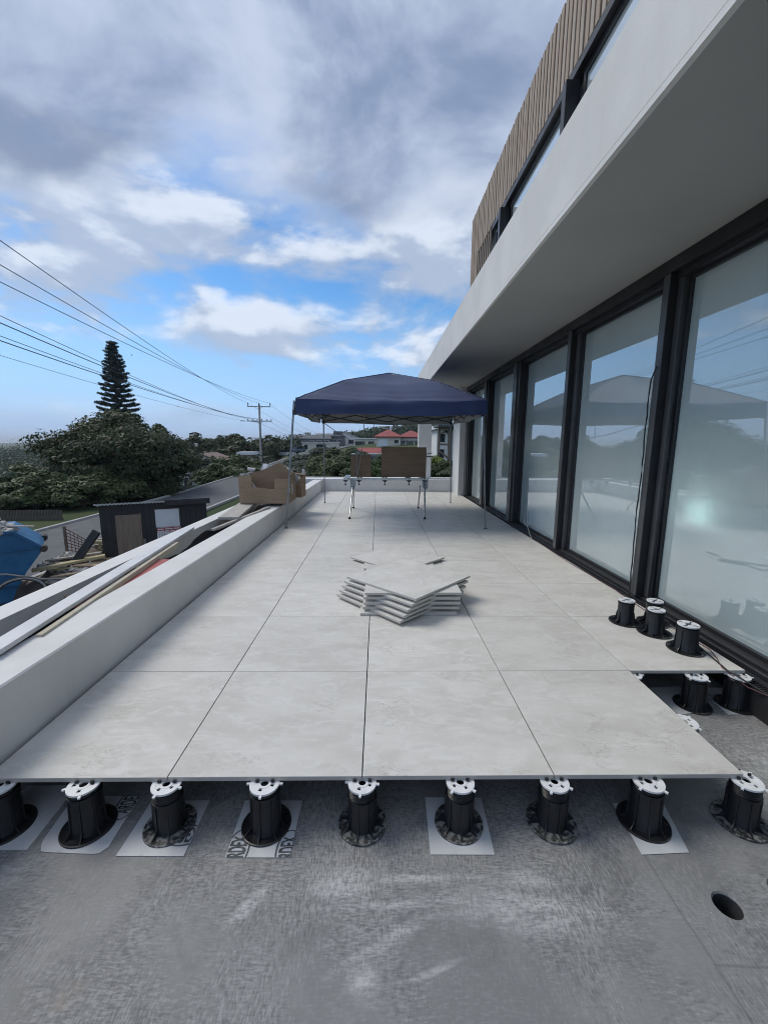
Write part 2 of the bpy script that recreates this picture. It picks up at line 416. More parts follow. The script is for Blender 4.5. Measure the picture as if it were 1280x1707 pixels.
glass_mat('clear_glass', (.02, .03, .035), .22, .9)
glass_mat('upper_glass', (.50, .56, .575), .30, .8)

def render_mat(name, a, b_):
    """trowelled plaster: mottled, faintly stained, with a fine stipple"""
    m = bpy.data.materials.new(name); m.use_nodes = True; t = m.node_tree; b = t.nodes['Principled BSDF']
    v = N(t, 'ShaderNodeNewGeometry').outputs['Position']
    def st(s): mp = N(t, 'ShaderNodeMapping'); mp.inputs['Scale'].default_value = s; L(t, v, mp.inputs[0]); return mp.outputs[0]
    c = mixc(t, sstep(t, noise(t, v, 1.7, 6, .6, .4).outputs[0], .35, .65), a, b_)
    c = mixc(t, sstep(t, noise(t, st((7, 7, .7)), 1.0, 6, .65).outputs[0], .56, .74, 0, .16), c, (.42, .42, .40))
    c = mixc(t, sstep(t, noise(t, v, 26, 6, .7, .5).outputs[0], .60, .74, 0, .16), c, (.50, .50, .48))
    c = mixc(t, sstep(t, noise(t, v, 70, 2).outputs[0], .75, .78, 0, .35), c, (.30, .30, .29))
    L(t, c, b.inputs['Base Color']); b.inputs['Roughness'].default_value = .8; b.inputs['Specular IOR Level'].default_value = .25
    bp = N(t, 'ShaderNodeBump'); bp.inputs['Strength'].default_value = .30; bp.inputs['Distance'].default_value = .004
    L(t, mth(t, 'ADD', noise(t, v, 150, 4).outputs[0], mth(t, 'MULTIPLY', noise(t, v, 9, 4).outputs[0], 1.6)), bp.inputs['Height']); L(t, bp.outputs[0], b.inputs['Normal'])
    MATS[name] = m
render_mat('render_white', (.655, .65, .635), (.72, .715, .70)); render_mat('render_grey', (.56, .56, .55), (.62, .62, .61))  # two plaster tones, the second slightly darker, for the terrace base
pm('soffit_grey', (.36, .362, .355), (.39, .392, .385), 1.2, .7, .1, 160, spec=.3)
pm('alu_dark', (.016, .017, .02), (.024, .025, .028), 2.5, .38, metal=.0, spec=.5, rvar=.1)
pm('alu_grey', (.07, .07, .072), (.09, .09, .092), 3, .42, metal=.2, spec=.5, rvar=.1)
pm('gasket_black', (.012, .012, .014), (.02, .02, .022), 5, .6)
pm('batten_timber', (.30, .22, .16), (.39, .30, .225), 3, .7, .3, 60, stretch=(9, 9, .6))
pm('batten_timber_pale', (.34, .275, .22), (.42, .35, .285), 3, .7, .3, 60, stretch=(9, 9, .6))
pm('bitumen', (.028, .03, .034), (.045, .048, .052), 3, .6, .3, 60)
pm('ped_black', (.011, .012, .014), (.018, .019, .022), 8, .42, .12, 90, spec=.5, rvar=.1)
pm('ped_dusty', (.03, .032, .034), (.27, .27, .26), 45, .65, .1, 90, lo=.42, hi=.62, detail=8)
pm('ped_white', (.78, .79, .80), (.70, .71, .72), 20, .45)
pm('film_white', (.52, .54, .565), (.58, .60, .62), 5, .35, .25, 18, rvar=.1)
pm('ink_grey', (.06, .065, .07), (.10, .10, .105), 40, .5)
pm('tent_blue', (.020, .037, .105), (.027, .047, .128), 3, .62, .25, 350, sheen=.12, spec=.4, bdist=.001)
pm('tent_backlit_tone', (.30, .315, .335), (.36, .37, .39), 3, .7, .1, 200)  # grey underside, raised in tone to stand for light through the fabric
pm('steel_dark', (.045, .05, .055), (.07, .075, .08), 9, .45, metal=.4, rvar=.1)
pm('steel_leg', (.20, .21, .22), (.26, .27, .28), 9, .38, metal=.7, rvar=.1)
pm('alu_bright', (.55, .56, .57), (.66, .67, .68), 9, .35, metal=.8, rvar=.1)
pm('bracket_blue_grey', (.34, .38, .42), (.40, .44, .47), 9, .5, metal=.3)
pm('cardboard', (.285, .20, .13), (.335, .24, .16), 4, .85, .25, 30, stretch=(1, 1, 6))
pm('cardboard_dark', (.195, .135, .09), (.23, .16, .11), 3, .85, .2, 30, stretch=(1, 1, 6))
pm('cardboard_inside', (.24, .165, .11), (.28, .195, .13), 4, .85, .2, 30)
pm('paper_white', (.62, .63, .64), (.72, .73, .74), 8, .6, .3, 18)
pm('rope_grey', (.42, .40, .37), None, rough=.9)
pm('cable_black', (.015, .015, .017), None, rough=.5)
pm('cable_red', (.13, .05, .05), None, rough=.55)
pm('cable_white', (.62, .62, .60), None, rough=.55)
pm('board_white', (.68, .69, .70), (.60, .61, .62), 5, .55, .1, 60)
pm('board_edge', (.48, .44, .34), (.56, .52, .42), 8, .8, .2, 60)
pm('board_red', (.36, .085, .085), (.42, .12, .11), 6, .6)
pm('timber_grey', (.40, .375, .34), (.48, .455, .42), 5, .85, .4, 40, stretch=(8, .7, 8))
pm('timber_yellow', (.42, .36, .20), (.50, .43, .26), 5, .8, .3, 40, stretch=(.7, 8, 8))
pm('timber_old', (.20, .15, .11), (.30, .235, .17), 5, .85, .4, 40)
pm('black_paint_wall', (.020, .021, .024), (.032, .033, .037), 2.0, .6, .2, 60)
pm('ply_brown', (.20, .155, .12), (.25, .20, .16), 3, .8, .2, 60, stretch=(4, 1, .5))
pm('roof_iron', (.42, .44, .44), (.50, .52, .52), 4, .45, metal=.3)
pm('sign_white', (.62, .63, .66), (.68, .69, .72), 3, .3)
pm('sign_blue', (.66, .70, .76), (.72, .76, .80), 2, .25)
pm('sign_red', (.34, .05, .06), (.40, .08, .085), 9, .45)
pm('skip_blue', (.018, .115, .26), (.028, .155, .32), 3, .5, .2, 12, rvar=.1)
pm('skip_rust', (.035, .05, .06), (.10, .06, .035), 7, .8)
pm('rubble_pale', (.40, .38, .35), (.58, .56, .53), 9, .9, .4, 25)
pm('mesh_red', (.24, .10, .08), (.28, .12, .10), 9, .7)
pm('pipe_black', (.014, .014, .016), (.025, .025, .027), 9, .45)
pm('concrete_pole', (.34, .335, .32), (.42, .41, .39), 5, .85, .3, 30)
pm('pole_timber', (.16, .13, .105), (.22, .18, .15), 4, .85, .3, 30, stretch=(6, 6, .5))
pm('insulator', (.10, .07, .06), None, rough=.3)
pm('wire', (.03, .032, .035), None, rough=.5)
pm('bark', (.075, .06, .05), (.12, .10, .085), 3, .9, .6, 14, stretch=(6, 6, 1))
pm('asphalt', (.085, .087, .092), (.11, .112, .117), 2.0, .85, .3, 60)
pm('kerb', (.36, .355, .34), (.43, .42, .40), 4, .85, .2, 40)
pm('dirt', (.17, .135, .105), (.26, .215, .175), 1.2, .95, .7, 9, bdist=.05)
pm('paver_red', (.22, .105, .08), (.28, .14, .105), 4, .85, .3, 40)
pm('wall_white', (.68, .68, .66), (.74, .74, .72), 1, .8)
pm('wall_cream', (.58, .54, .46), (.64, .60, .52), 1, .8)
pm('wall_grey', (.10, .104, .11), (.135, .14, .145), 1, .8)
pm('roof_red', (.26, .05, .045), (.32, .075, .06), 2, .6)
pm('roof_brown', (.17, .105, .085), (.22, .14, .11), 2, .7)
pm('roof_grey', (.20, .21, .215), (.25, .26, .265), 2, .6)
pm('roof_dark', (.075, .08, .085), (.10, .105, .11), 2, .6)
pm('roof_white', (.66, .68, .70), (.74, .75, .77), 2, .5)
pm('window_dark', (.02, .025, .03), None, rough=.12)
pm('car_white', (.62, .63, .64), None, rough=.3)
pm('car_blue', (.10, .14, .20), None, rough=.3)
pm('rubber', (.015, .015, .015), None, rough=.8)
pm('bird_dark', (.02, .02, .022), None, rough=.8)

def terrain_mat():
    m = bpy.data.materials.new('terrain_green'); m.use_nodes = True; t = m.node_tree; b = t.nodes['Principled BSDF']
    v = N(t, 'ShaderNodeTexCoord').outputs['Object']
    a = sstep(t, noise(t, v, .012, 5).outputs[0], .40, .60); f = sstep(t, noise(t, v, .5, 6, .6).outputs[0], .35, .65)
    c = mixc(t, a, (.05, .07, .032), (.105, .12, .058)); c = mixc(t, mth(t, 'MULTIPLY', f, .45), c, (.05, .07, .03))
    L(t, c, b.inputs['Base Color']); b.inputs['Roughness'].default_value = .95; b.inputs['Specular IOR Level'].default_value = .1
    MATS['terrain'] = m
terrain_mat()

# ------------------------------------------------------------------ terrain, road, site
GZ = -2.9                       # level of the building site and the road beside it
def gz(x, y):
    def ss(a, lo, hi):
        k = min(1, max(0, (a-lo)/(hi-lo))); return k*k*(3-2*k)
    z = GZ
    z += -9.0*ss(-x, 24, 95)*(1-ss(y, 60, 200)*.2)                                   # valley to the left
    z += -2.9*ss(-x, 16.6, 22)*ss(y, 36, 52)*(1-ss(y, 75, 110))
    r = math.hypot(x, y)
    z += 4.2*math.exp(-((x-12)**2/(34**2)+(y-88)**2/(36**2)))                        # rise with the red-roofed house
    z += 8.2*math.exp(-((x-30)**2/(46**2)+(y-165)**2/(52**2)))                       # hill behind it
    far = ss(r, 260, 1300)
    z = z*(1-far) + far*(-6 + 7.5*math.sin(x*.0021+1.3)*math.sin(y*.0017+.4) + 3.0*math.sin(x*.006+y*.004))
    z -= 26*ss(r, 2200, 5200)
    return z
def terrain():
    rs = [0, 4, 8, 12, 16, 21, 27, 34, 42, 52, 64, 78, 95, 115, 140, 170, 205, 250, 310, 390, 500, 650, 850, 1100, 1450, 1900, 2500, 3300, 4500, 6500, 9000]
    n = 144; mb = MB(); vs = [(0, 0, GZ-.3)]; F = []
    for r in rs[1:]:
        for i in range(n):
            a = 2*math.pi*i/n; x, y = r*math.cos(a), r*math.sin(a); vs.append((x, y, gz(x, y)-(.0 if r > 100 else .02)))
    for i in range(n): F.append((0, 1+i, 1+(i+1)%n))
    for k in range(len(rs)-2):
        for i in range(n):
            j = (i+1)%n; F.append((1+k*n+i, 1+(k+1)*n+i, 1+(k+1)*n+j, 1+k*n+j))
    mb.add(vs, F); tag(mb.build('terrain', 'terrain', smooth=True), kind='structure')
terrain()

def strip(name, mat, pts, z, w0, w1, thick=.0):
    """flat strip following a centre line"""
    mb = MB(); vs = []; P = [Vector((p[0], p[1], 0)) for p in pts]; m = len(P)
    for k, p in enumerate(P):
        d = (P[min(k+1, m-1)]-P[max(k-1, 0)]).normalized(); nrm = Vector((d.y, -d.x, 0))
        zz = gz(p.x, p.y)+z if thick == 0 else z
        a, b = p+nrm*w0, p+nrm*w1
        vs += [(a.x, a.y, max(gz(a.x, a.y), gz(p.x, p.y))+z), (b.x, b.y, max(gz(b.x, b.y), gz(p.x, p.y))+z)]
    mb.add(vs, [(2*k, 2*k+1, 2*k+3, 2*k+2) for k in range(m-1)])
    if thick:
        mb.add([(x, y, q-thick) for x, y, q in vs], [(2*k+2, 2*k+3, 2*k+1, 2*k) for k in range(m-1)])
        n = len(vs)
        mb.f += [(2*k, 2*k+2, n+2*k+2, n+2*k) for k in range(m-1)] + [(2*k+1, n+2*k+1, n+2*k+3, 2*k+3) for k in range(m-1)]
    return tag(mb.build(name, mat), kind='structure')
ROADC = [(-13.2, -40), (-13.2, -20), (-13.2, 0), (-13.2, 15), (-13.2, 30), (-13.1, 45), (-12.6, 58), (-11.6, 70), (-10.2, 82), (-8.6, 94), (-8.2, 106), (-9.5, 118), (-13, 130)]
strip('road', 'asphalt', ROADC, .03, -2.55, 2.55)
strip('kerb', 'kerb', ROADC, .13, -2.75, -2.57, .15)
strip('kerb', 'kerb', ROADC, .13, 2.57, 2.75, .15)
mb = MB(); mb.grid(lambda u, v: (-10.4+u*8.2, -6+v*20, GZ+.012+.05*math.sin(u*9+v*13)*math.sin(v*21)), 16, 30)
tag(mb.build('site_ground', 'dirt', smooth=True), kind='structure')

# terrace slab with two drain outlets
SZ = -.22
HOLES = [(1.283, -.329, .043), (1.525, -.285, .043)]
def slab():
    mb = MB(); xs = [-1.552, 1.185, 1.385, 1.415, 1.66, 2.9]; ys = [-4.2, -.43, -.185, 10.42]
    n = 32
    for i in range(len(xs)-1):
        for j in range(len(ys)-1):
            x0, x1, y0, y1 = xs[i], xs[i+1], ys[j], ys[j+1]
            h = [q for q in HOLES if x0 < q[0] < x1 and y0 < q[1] < y1]
            if not h:
                mb.add([(x0,y0,SZ),(x1,y0,SZ),(x1,y1,SZ),(x0,y1,SZ)], [(0,1,2,3)]); continue
            hx, hy, r = h[0]; vs = []
            for k in range(n):
                a = 2*math.pi*(k+.5)/n-math.pi*.75*0; ca, sa = math.cos(a), math.sin(a)
                tx = ((x1-hx)/ca if ca > 0 else (x0-hx)/ca) if abs(ca) > 1e-9 else 9e9
                ty = ((y1-hy)/sa if sa > 0 else (y0-hy)/sa) if abs(sa) > 1e-9 else 9e9
                tt = min(tx, ty); vs.append((hx+ca*tt, hy+sa*tt, SZ))
            for q, zz in ((1.10, SZ), (1.0, SZ-.006), (.97, SZ-.16)):
                vs += [(hx+r*q*math.cos(2*math.pi*(k+.5)/n), hy+r*q*math.sin(2*math.pi*(k+.5)/n), zz) for k in range(n)]
            F = []
            for lv in range(3):
                F += [(lv*n+k, lv*n+(k+1)%n, (lv+1)*n+(k+1)%n, (lv+1)*n+k) for k in range(n)]
            F.append(tuple(3*n+k for k in range(n)))
            cs = [(x0,y0,SZ),(x1,y0,SZ),(x1,y1,SZ),(x0,y1,SZ)]
            o = len(vs); vs += cs
            for ci, c in enumerate(cs):
                an = math.atan2(c[1]-hy, c[0]-hx) % (2*math.pi)
                k = int(math.floor(an/(2*math.pi)*n-.5)) % n; F.append((k, o+ci, (k+1) % n))
            mb.add(vs, F)
    o = mb.build('terrace_slab', 'slab')
    return tag(o, kind='structure')
SLAB = slab()
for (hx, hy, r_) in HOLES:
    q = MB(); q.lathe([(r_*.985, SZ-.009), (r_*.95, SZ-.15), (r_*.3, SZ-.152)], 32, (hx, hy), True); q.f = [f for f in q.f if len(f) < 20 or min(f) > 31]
    q.build('hole_shade_sleeve', 'bitumen', SLAB, True)  # black sleeve added to stand in for the shade inside the hole
# concrete below the slab, so that the terrace stands on something
mb = MB(); mb.box(-2.42, 8, -4.2, 11.2, GZ-.3, -.39); tag(mb.build('terrace_base', 'render_grey'), kind='structure')

# ------------------------------------------------------------------ paving tiles
T = .8
TL = .795
def tile_mesh(w, d):
    return MB().box(-w/2, w/2, -d/2, d/2, -.02, 0, .0012).mesh('paving_tile', 'tile')
TM = tile_mesh(TL, .7975)
TM_L = tile_mesh(.735, .7975); TM_R = tile_mesh(.715, .7975)
last = .40-.004
FT = {}
for row in range(13):
    for c in range(5):
        if row == 0 and c == 4: continue
        d = .7975 if row < 12 else .7975
        if c == 0: me, x = TM_L, -.8-.0025-.3675-.0
        elif c == 4: me, x = TM_R, 1.6+.0025+.3575
        else: me, x = TM, -.8+(c-1)*T+.4
        if row == 12:
            key = ('l', c)
            if key not in FT: FT[key] = tile_mesh(.735 if c == 0 else .715 if c == 4 else TL, .797)
            me = FT[key]
        o = put('paving_tile', me, SLAB, (x+random.uniform(-.0006, .0006), row*T+.4, random.uniform(-.0006, .0006)), random.uniform(-.0006, .0006))

# ------------------------------------------------------------------ planter walls and far parapet
PT = .32
pl = thing('planter', 'long white rendered planter trough along the left edge of the terrace', 'planter')
def wallbox(x0, x1, y0, y1, z0, z1): return MB().box(x0, x1, y0, y1, z0, z1, .008)
wallbox(-1.81, -1.556, -4.2, 10.40, -.7, PT).build('inner_wall', 'render_white', pl)
mb = MB(); mb.prism([(-2.42, GZ-.3), (-2.16, GZ-.3), (-2.16, PT), (-2.33, PT), (-2.42, PT-.035)], 1, -4.2, 10.40)
mb.build('outer_wall', 'render_white', pl)
MB().box(-2.158, -1.812, -4.2, 10.40, -.5, -.42).build('trough_floor', 'bitumen', pl)
# tar coat with a ragged upper edge on the trough sides
def tar(x, s, zt):
    mb = MB(); n = 150
    pts = [(-4.2+14.6*i/n) for i in range(n+1)]
    zs = [zt+.035*math.sin(y*2.1)+.03*math.sin(y*5.3+1)+random.uniform(-.012, .012) for y in pts]
    vs = [(x, y, -.42) for y in pts]+[(x, y, z) for y, z in zip(pts, zs)]
    mb.add(vs, [(i, i+1, n+2+i, n+1+i) for i in range(n)]); return mb
tar(-2.157, 1, .165).build('tar_coat', 'bitumen', pl); tar(-1.813, 1, .14).build('tar_coat', 'bitumen', pl)
pw = thing('parapet', 'low white rendered parapet wall across the far end of the terrace', 'wall')
wallbox(-2.42, 2.205, 10.402, 10.72, -.7, .352).build('front_wall', 'render_white', pw)
wallbox(-2.42, 2.6, 11.02, 11.25, GZ-.3, .345).build('back_wall', 'render_white', pw)
MB().box(-2.42, 2.6, 10.722, 11.018, -.5, .06).build('trough_fill', 'bitumen', pw)

# ------------------------------------------------------------------ the house
hs = thing('house', 'modern white house with big sliding glass doors and timber battened upper storey', 'house')
YN, YF = -5.0, 11.0
EX = 1.225
MB().box(EX, 2.9, YN, YF, 2.83, 3.33, .0015).build('fascia', 'render_white', hs)
MB().box(EX+.03, 2.9, YN+.02, YF-.03, 2.806, 2.829).build('soffit', 'soffit_grey', hs)
MB().box(EX+.001, EX+.028, YN, YF, 2.797, 2.8298).build('drip_edge', 'render_white', hs)
MB().box(2.9, 9, YN, 10.4, -.4, 6.72).build('core', 'wall_grey', hs)
wallbox(2.205, 2.9, 9.50, 10.15, -.4, 2.804).build('end_pier', 'render_white', hs)
wallbox(2.203, 2.9, 10.16, 10.40, -.4, 2.804).build('end_pier', 'render_white', hs)
wallbox(1.245, 1.625, 10.725, 10.97, .05, 2.794).build('column', 'render_white', hs)
MB().box(2.5, 2.9, 11.26, 11.5, -.4, 2.804).build('corner_wall', 'render_white', hs)
XF, XG = 2.352, 2.49
posts = [(-1.9, -1.83), (1.965, 2.04), (3.645, 3.725), (5.44, 5.75), (7.40, 7.72), (9.14, 9.498)]
MB().box(2.36, 2.9, YN, 9.498, -.4, -.024).build('door_threshold', 'bitumen', hs)
MB().box(XF+.01, XG-.02, YN, 9.498, -.022, .012, .003).build('sill_track', 'alu_dark', hs)
MB().box(XF+.045, XG+.05, YN, 9.498, .013, .034, .003).build('sill_rail', 'gasket_black', hs)
MB().box(XF, XG+.06, YN, 9.498, 2.70, 2.804).build('head_frame', 'alu_dark', hs)
MB().box(XF+.05, XG+.06, YN, 9.498, 2.656, 2.699).build('head_track', 'gasket_black', hs)
for i, (a, b) in enumerate(posts):
    fr = MB()
    if b-a > .2:
        fr.box(XF, XG+.06, a+.14, b, .035, 2.698, .003); fr.box(XF+.03, XG+.06, a, a+.139, .035, 2.698, .003)
    else:
        fr.box(XF, XG+.06, a, b, .035, 2.698, .003); fr.box(XF+.07, XG+.06, a-.06, a-.001, .035, 2.698, .003)
    f = fr.build('door_post', 'alu_grey' if b-a < .2 else 'alu_grey', hs)
    MB().box(XF+.012, XG+.058, a-.004, a-.0005 if b-a > .2 else a-.0005, .04, 2.69).build('post_side_strip', 'gasket_black', f) if b-a > .2 else MB().box(XF+.006, XF+.069, a-.004, a-.0005, .04, 2.69).build('post_side_strip', 'gasket_black', f)  # thin black strip over the near side of the post
for i in range(len(posts)-1):
    y0, y1 = posts[i][1]+.001, posts[i+1][0]-(.062 if posts[i+1][1]-posts[i+1][0] < .2 else .006)
    fr = MB(); x0, x1 = XG-.025, XG+.04
    fr.box(x0, x1, y0, y0+.03, .035, 2.655, .002); fr.box(x0, x1, y1-.03, y1, .035, 2.655, .002)
    fr.box(x0, x1, y0+.031, y1-.031, .035, .062, .002); fr.box(x0, x1, y0+.031, y1-.031, 2.63, 2.655, .002)
    f = fr.build('glass_door', 'alu_dark', hs)
    MB().box(XG, XG+.012, y0+.0305, y1-.0305, .0625, 2.6295).build('pane', 'filmed_glass', f)
    if i == 4:
        h = MB(); h.tube([(XG-.026, y1-.016, .80), (XG-.07, y1-.016, .80), (XG-.07, y1-.016, 1.15), (XG-.026, y1-.016, 1.15)], .012, 8); h.build('handle', 'gasket_black', f)
# upper storey
UX = 2.36
BT, BB = 6.78, 5.77
MB().box(UX+.058, 2.9, YN, 9.62, BB+.02, BT-.03).build('cladding_backing', 'roof_dark', hs)
MB().box(UX+.145, 2.9, YN, 9.62, 3.331, BB+.019).build('upper_wall', 'roof_dark', hs)
bm_f = MB().box(0, .05, -.044, .044, BB, BT, .003).mesh('batten', 'batten_timber')
bm_p = MB().box(0, .05, -.041, .041, BB, BT, .003).mesh('batten', 'batten_timber_pale')
bm_l = MB().box(0, .05, -.044, .044, 3.34, BT, .003).mesh('batten', 'batten_timber')
y = 9.60
k = 0
while y > 1.2:
    me = bm_l if y > 8.95 else (bm_f if k % 2 else bm_p)
    put('batten', me, hs, (UX+random.uniform(-.004, .004), y, random.uniform(-.006, .006)))
    y -= .122; k += 1
# open battens beside the first upper window
bm_s = MB().box(0, .035, -.018, .018, 3.34, BB-.003, .002).mesh('batten', 'batten_timber_pale')
y = 8.88
while y > 7.75:
    put('batten', bm_s, hs, (UX+.008, y, 0)); y -= .17
MB().box(UX+.005, 2.9, YN, 7.70, BB-.10, BB-.003).build('upper_head', 'alu_dark', hs)
for (a, b) in ((6.9, 7.68), (4.25, 6.68), (1.9, 4.02), (-.6, 1.68)):
    fr = MB(); x0, x1 = UX+.075, UX+.13
    fr.box(x0, x1, a, a+.06, 3.34, BB-.102); fr.box(x0, x1, b-.06, b, 3.34, BB-.102); fr.box(x0, x1, a+.061, b-.061, BB-.19, BB-.102)
    fr.box(x0, x1, a+.061, b-.061, 3.34, 3.42)
    f = fr.build('upper_window', 'alu_dark', hs)
    MB().box(x0+.02, x0+.03, a+.0605, b-.0605, 3.4205, BB-.1905).build('pane', 'upper_glass' if b < 6.8 else 'clear_glass', f)
for yy in (6.79, 4.135, 1.79):
    MB().box(UX-.10, UX+.074, yy-.055, yy+.055, 3.331, BB-.16, .004).build('window_fin', 'alu_dark', hs)

# ------------------------------------------------------------------ paving pedestals
def ring_arc(mb, r0, r1, a0, a1, z0, z1, n=8):
    vs = []
    for z in (z0, z1):
        for i in range(n+1):
            a = a0+(a1-a0)*i/n; vs += [(r0*math.cos(a), r0*math.sin(a), z), (r1*math.cos(a), r1*math.sin(a), z)]
    m = 2*(n+1); F = []
    for i in range(n):
        F += [(2*i, 2*i+2, 2*i+3, 2*i+1), (m+2*i, m+2*i+1, m+2*i+3, m+2*i+2), (2*i, m+2*i, m+2*i+2, 2*i+2), (2*i+1, 2*i+3, m+2*i+3, m+2*i+1)]
    F += [(0, 1, m+1, m), (2*n, m+2*n, m+2*n+1, 2*n+1)]
    return mb.add(vs, F)
def ped_meshes(H, rb, r0, r1, collar, ribw, ribh, key, dusty):
    """H height of head top; returns meshes of the parts"""
    out = {}
    b = MB(); b.lathe([(rb-.004, 0), (rb, .0015), (rb, .0075), (rb-.004, .009), (rb-.008, .0065), (r0-.004, .0065)], 40)
    out['base_flange'] = b.mesh('base_flange', 'ped_dusty' if dusty else 'ped_black', True)
    s = MB(); hs_ = H-.008-collar
    s.lathe([(r0+.003, .0068), (r0, .012), (r1+.001, hs_-.012), (r1+.004, hs_-.01), (r1+.004, hs_), (r1-.004, hs_)], 40)
    for k in range(8):
        a = 2*math.pi*k/8+.2; c, sn = math.cos(a), math.sin(a); w = .0022
        prof = [(r0-.006, .0068), (rb-.008, .0068), (rb-.014, .010), (r0+ribw, .020), (r0+ribw*.42, .034), (r0+.0045, .055 if ribh > .1 else ribh*.8), (r1+.0055, ribh), (r1-.004, ribh)]
        vs = []
        for sg in (-w, w): vs += [(r*c-sg*sn, r*sn+sg*c, z) for r, z in prof]
        n = len(prof); F = [tuple(range(n)), tuple(range(n, 2*n))[::-1]]+[(i, (i+1)%n, n+(i+1)%n, n+i) for i in range(n)]
        s.add(vs, F)
    out['body'] = s.mesh('body', 'ped_black', True)
    c = MB(); z = hs_+.0005; prof = [(r1-.006, z)]
    nn = max(2, int(collar/.006))
    for k in range(nn):
        q = collar/nn; prof += [(r1-.003, z+q*(k+.15)), (r1-.0005, z+q*(k+.4)), (r1-.0005, z+q*(k+.6)), (r1-.003, z+q*(k+.85))]
    prof += [(r1-.004, z+collar-.001)]
    c.lathe(prof, 40); out['threaded_collar'] = c.mesh('threaded_collar', 'ped_black', True)
    return out
def head_mesh(r, z, kind):
    """white bearing plate: rim, inner ring, spokes and lugs with openings between them"""
    h = MB(); z0, z1 = z-.008, z
    if kind == 'plate':
        ring_arc(h, r*.70, r, 0, 2*math.pi, z0, z1, 36); ring_arc(h, r*.27, r*.46, 0, 2*math.pi, z0, z1, 20)
        for k in range(4):
            a = k*math.pi/2+.05; ring_arc(h, r*.455, r*.705, a+.20, a+math.pi/2-.20, z0+.001, z1-.0012, 8)
        for k in range(8):
            a = k*math.pi/4+.32; c, s = math.cos(a), math.sin(a)
            if k % 2 == 0: h.obox((r*.97*c, r*.97*s, z-.0042), (r*1.22*c, r*1.22*s, z-.0042), .010, .006)
    else:
        for k in range(4):
            a = k*math.pi/2+.32+.2; ring_arc(h, r*.30, r*.97, a, a+math.pi/2-.42, z0, z1, 8)
        ring_arc(h, r*.90, r, 0, 2*math.pi, z0-.001, z1-.0005, 36)
    return h.mesh('head_plate', 'ped_white')
PT_TALL = ped_meshes(.198, .1010, .057, .0555, .045, .014, .145, 'tall', True)
PT_SMOOTH = ped_meshes(.198, .1010, .062, .058, .018, .013, .165, 'smooth', False)
PT_LOOSE = ped_meshes(.18, .112, .057, .054, .012, .026, .085, 'loose', False)
PT_LOOSE2 = ped_meshes(.18, .112, .066, .061, .012, .022, .165, 'loose2', False)
HEADS = {id(PT_TALL): head_mesh(.058, .1985, 'plate'), id(PT_SMOOTH): head_mesh(.0605, .1985, 'plate'), id(PT_LOOSE): head_mesh(.056, .1802, 'cross'), id(PT_LOOSE2): head_mesh(.063, .1802, 'cross')}
def cap_mesh(r, z): return MB().lathe([(r-.001, z-.012), (r-.001, z-.009)], 32).mesh('core_cap', 'gasket_black')
CAPS = {id(PT_TALL): cap_mesh(.0535, .1985), id(PT_SMOOTH): cap_mesh(.056, .1985), id(PT_LOOSE): cap_mesh(.053, .1802), id(PT_LOOSE2): cap_mesh(.060, .1802)}
tabm = MB().box(-.007, .007, -.003, .003, 0, .011, .001).mesh('spacer_tab', 'gasket_black')
def pedestal(x, y, z, rz, kind, label, group, tabs=()):
    o = thing('paving_pedestal', label, 'pedestal', (x, y, z), rz, group)
    for nm in ('base_flange', 'body', 'threaded_collar'): put(nm, kind[nm], o)
    hd = put('head_plate', HEADS[id(kind)], o); put('core_cap', CAPS[id(kind)], o)
    for (tx, ty) in tabs:
        c, s = math.cos(-rz), math.sin(-rz); tb = put('spacer_tab', tabm, hd, (tx*c-ty*s, tx*s+ty*c, .1985), -rz)
    return o
GP = 'pedestals under the front edge of the paving'
front = [(-1.475, 'S', 'black paving pedestal at the far left end of the front row beside the planter'),
 (-1.135, 'S', 'second front pedestal from the left, smooth black, on a white pad with rounded corners'),
 (-.80, 'T', 'third front pedestal from the left, dusty ribbed foot on a white printed pad'),
 (-.40, 'S', 'fourth front pedestal from the left, clean black, between two printed emblems'),
 (0.0, 'T', 'middle front pedestal, dusty black, standing on bare slab under the central joint'),
 (.405, 'T', 'dusty front pedestal on a plain white pad, right of the middle one'),
 (.797, 'T', 'front pedestal with dusty foot on bare slab, third from the right'),
 (1.19, 'S', 'clean black front pedestal on a tilted white pad, second from the right'),
 (1.605, 'T', 'rightmost front pedestal with its white head sticking out past the tile corner')]
for i, (x, k, lb) in enumerate(front):
    pedestal(x, -.008, SZ+.001+(.0015 if k == 'S' or i in (2, 5) else 0)*0, random.uniform(-3, 3), PT_TALL if k == 'T' else PT_SMOOTH, lb, GP,
             ((-.031, .0038), (.031, .0038)) if i != 8 else ((-.030, .0038), (.031, .022), (.004, .045)))
GG = 'pedestals in the gap of the missing tile'
pedestal(1.615, .36, SZ+.001, .3, PT_SMOOTH, 'pedestal under the right tile edge, only its white head showing in the gap', GG)
pedestal(1.61, .80, SZ+.001, 1.1, PT_SMOOTH, 'pedestal at the inner corner of the gap with only a sliver of white head showing', GG, ((.028, -.016),))
pedestal(2.00, .782, SZ+.001, .2, PT_SMOOTH, 'left black pedestal standing in shadow under the cut tile in the gap', GG, ((-.03, .0), (.03, .0)))
pedestal(2.262, .782, SZ+.001, .9, PT_SMOOTH, 'black pedestal in the gap nearest the glass doors', GG, ((-.03, .0), (.03, .0)))
GL = 'loose pedestals standing on the finished tiles'
pedestal(1.985, 1.50, .001, .1, PT_LOOSE, 'loose slim pedestal on the tiles, leftmost of the four by the glass', GL)
pedestal(2.195, 1.485, .001, .4, PT_LOOSE, 'loose pedestal half hidden behind another, closest to the door post', GL)
pedestal(2.092, 1.315, .001, -.1, PT_LOOSE, 'loose slim pedestal in front of the half hidden one', GL)
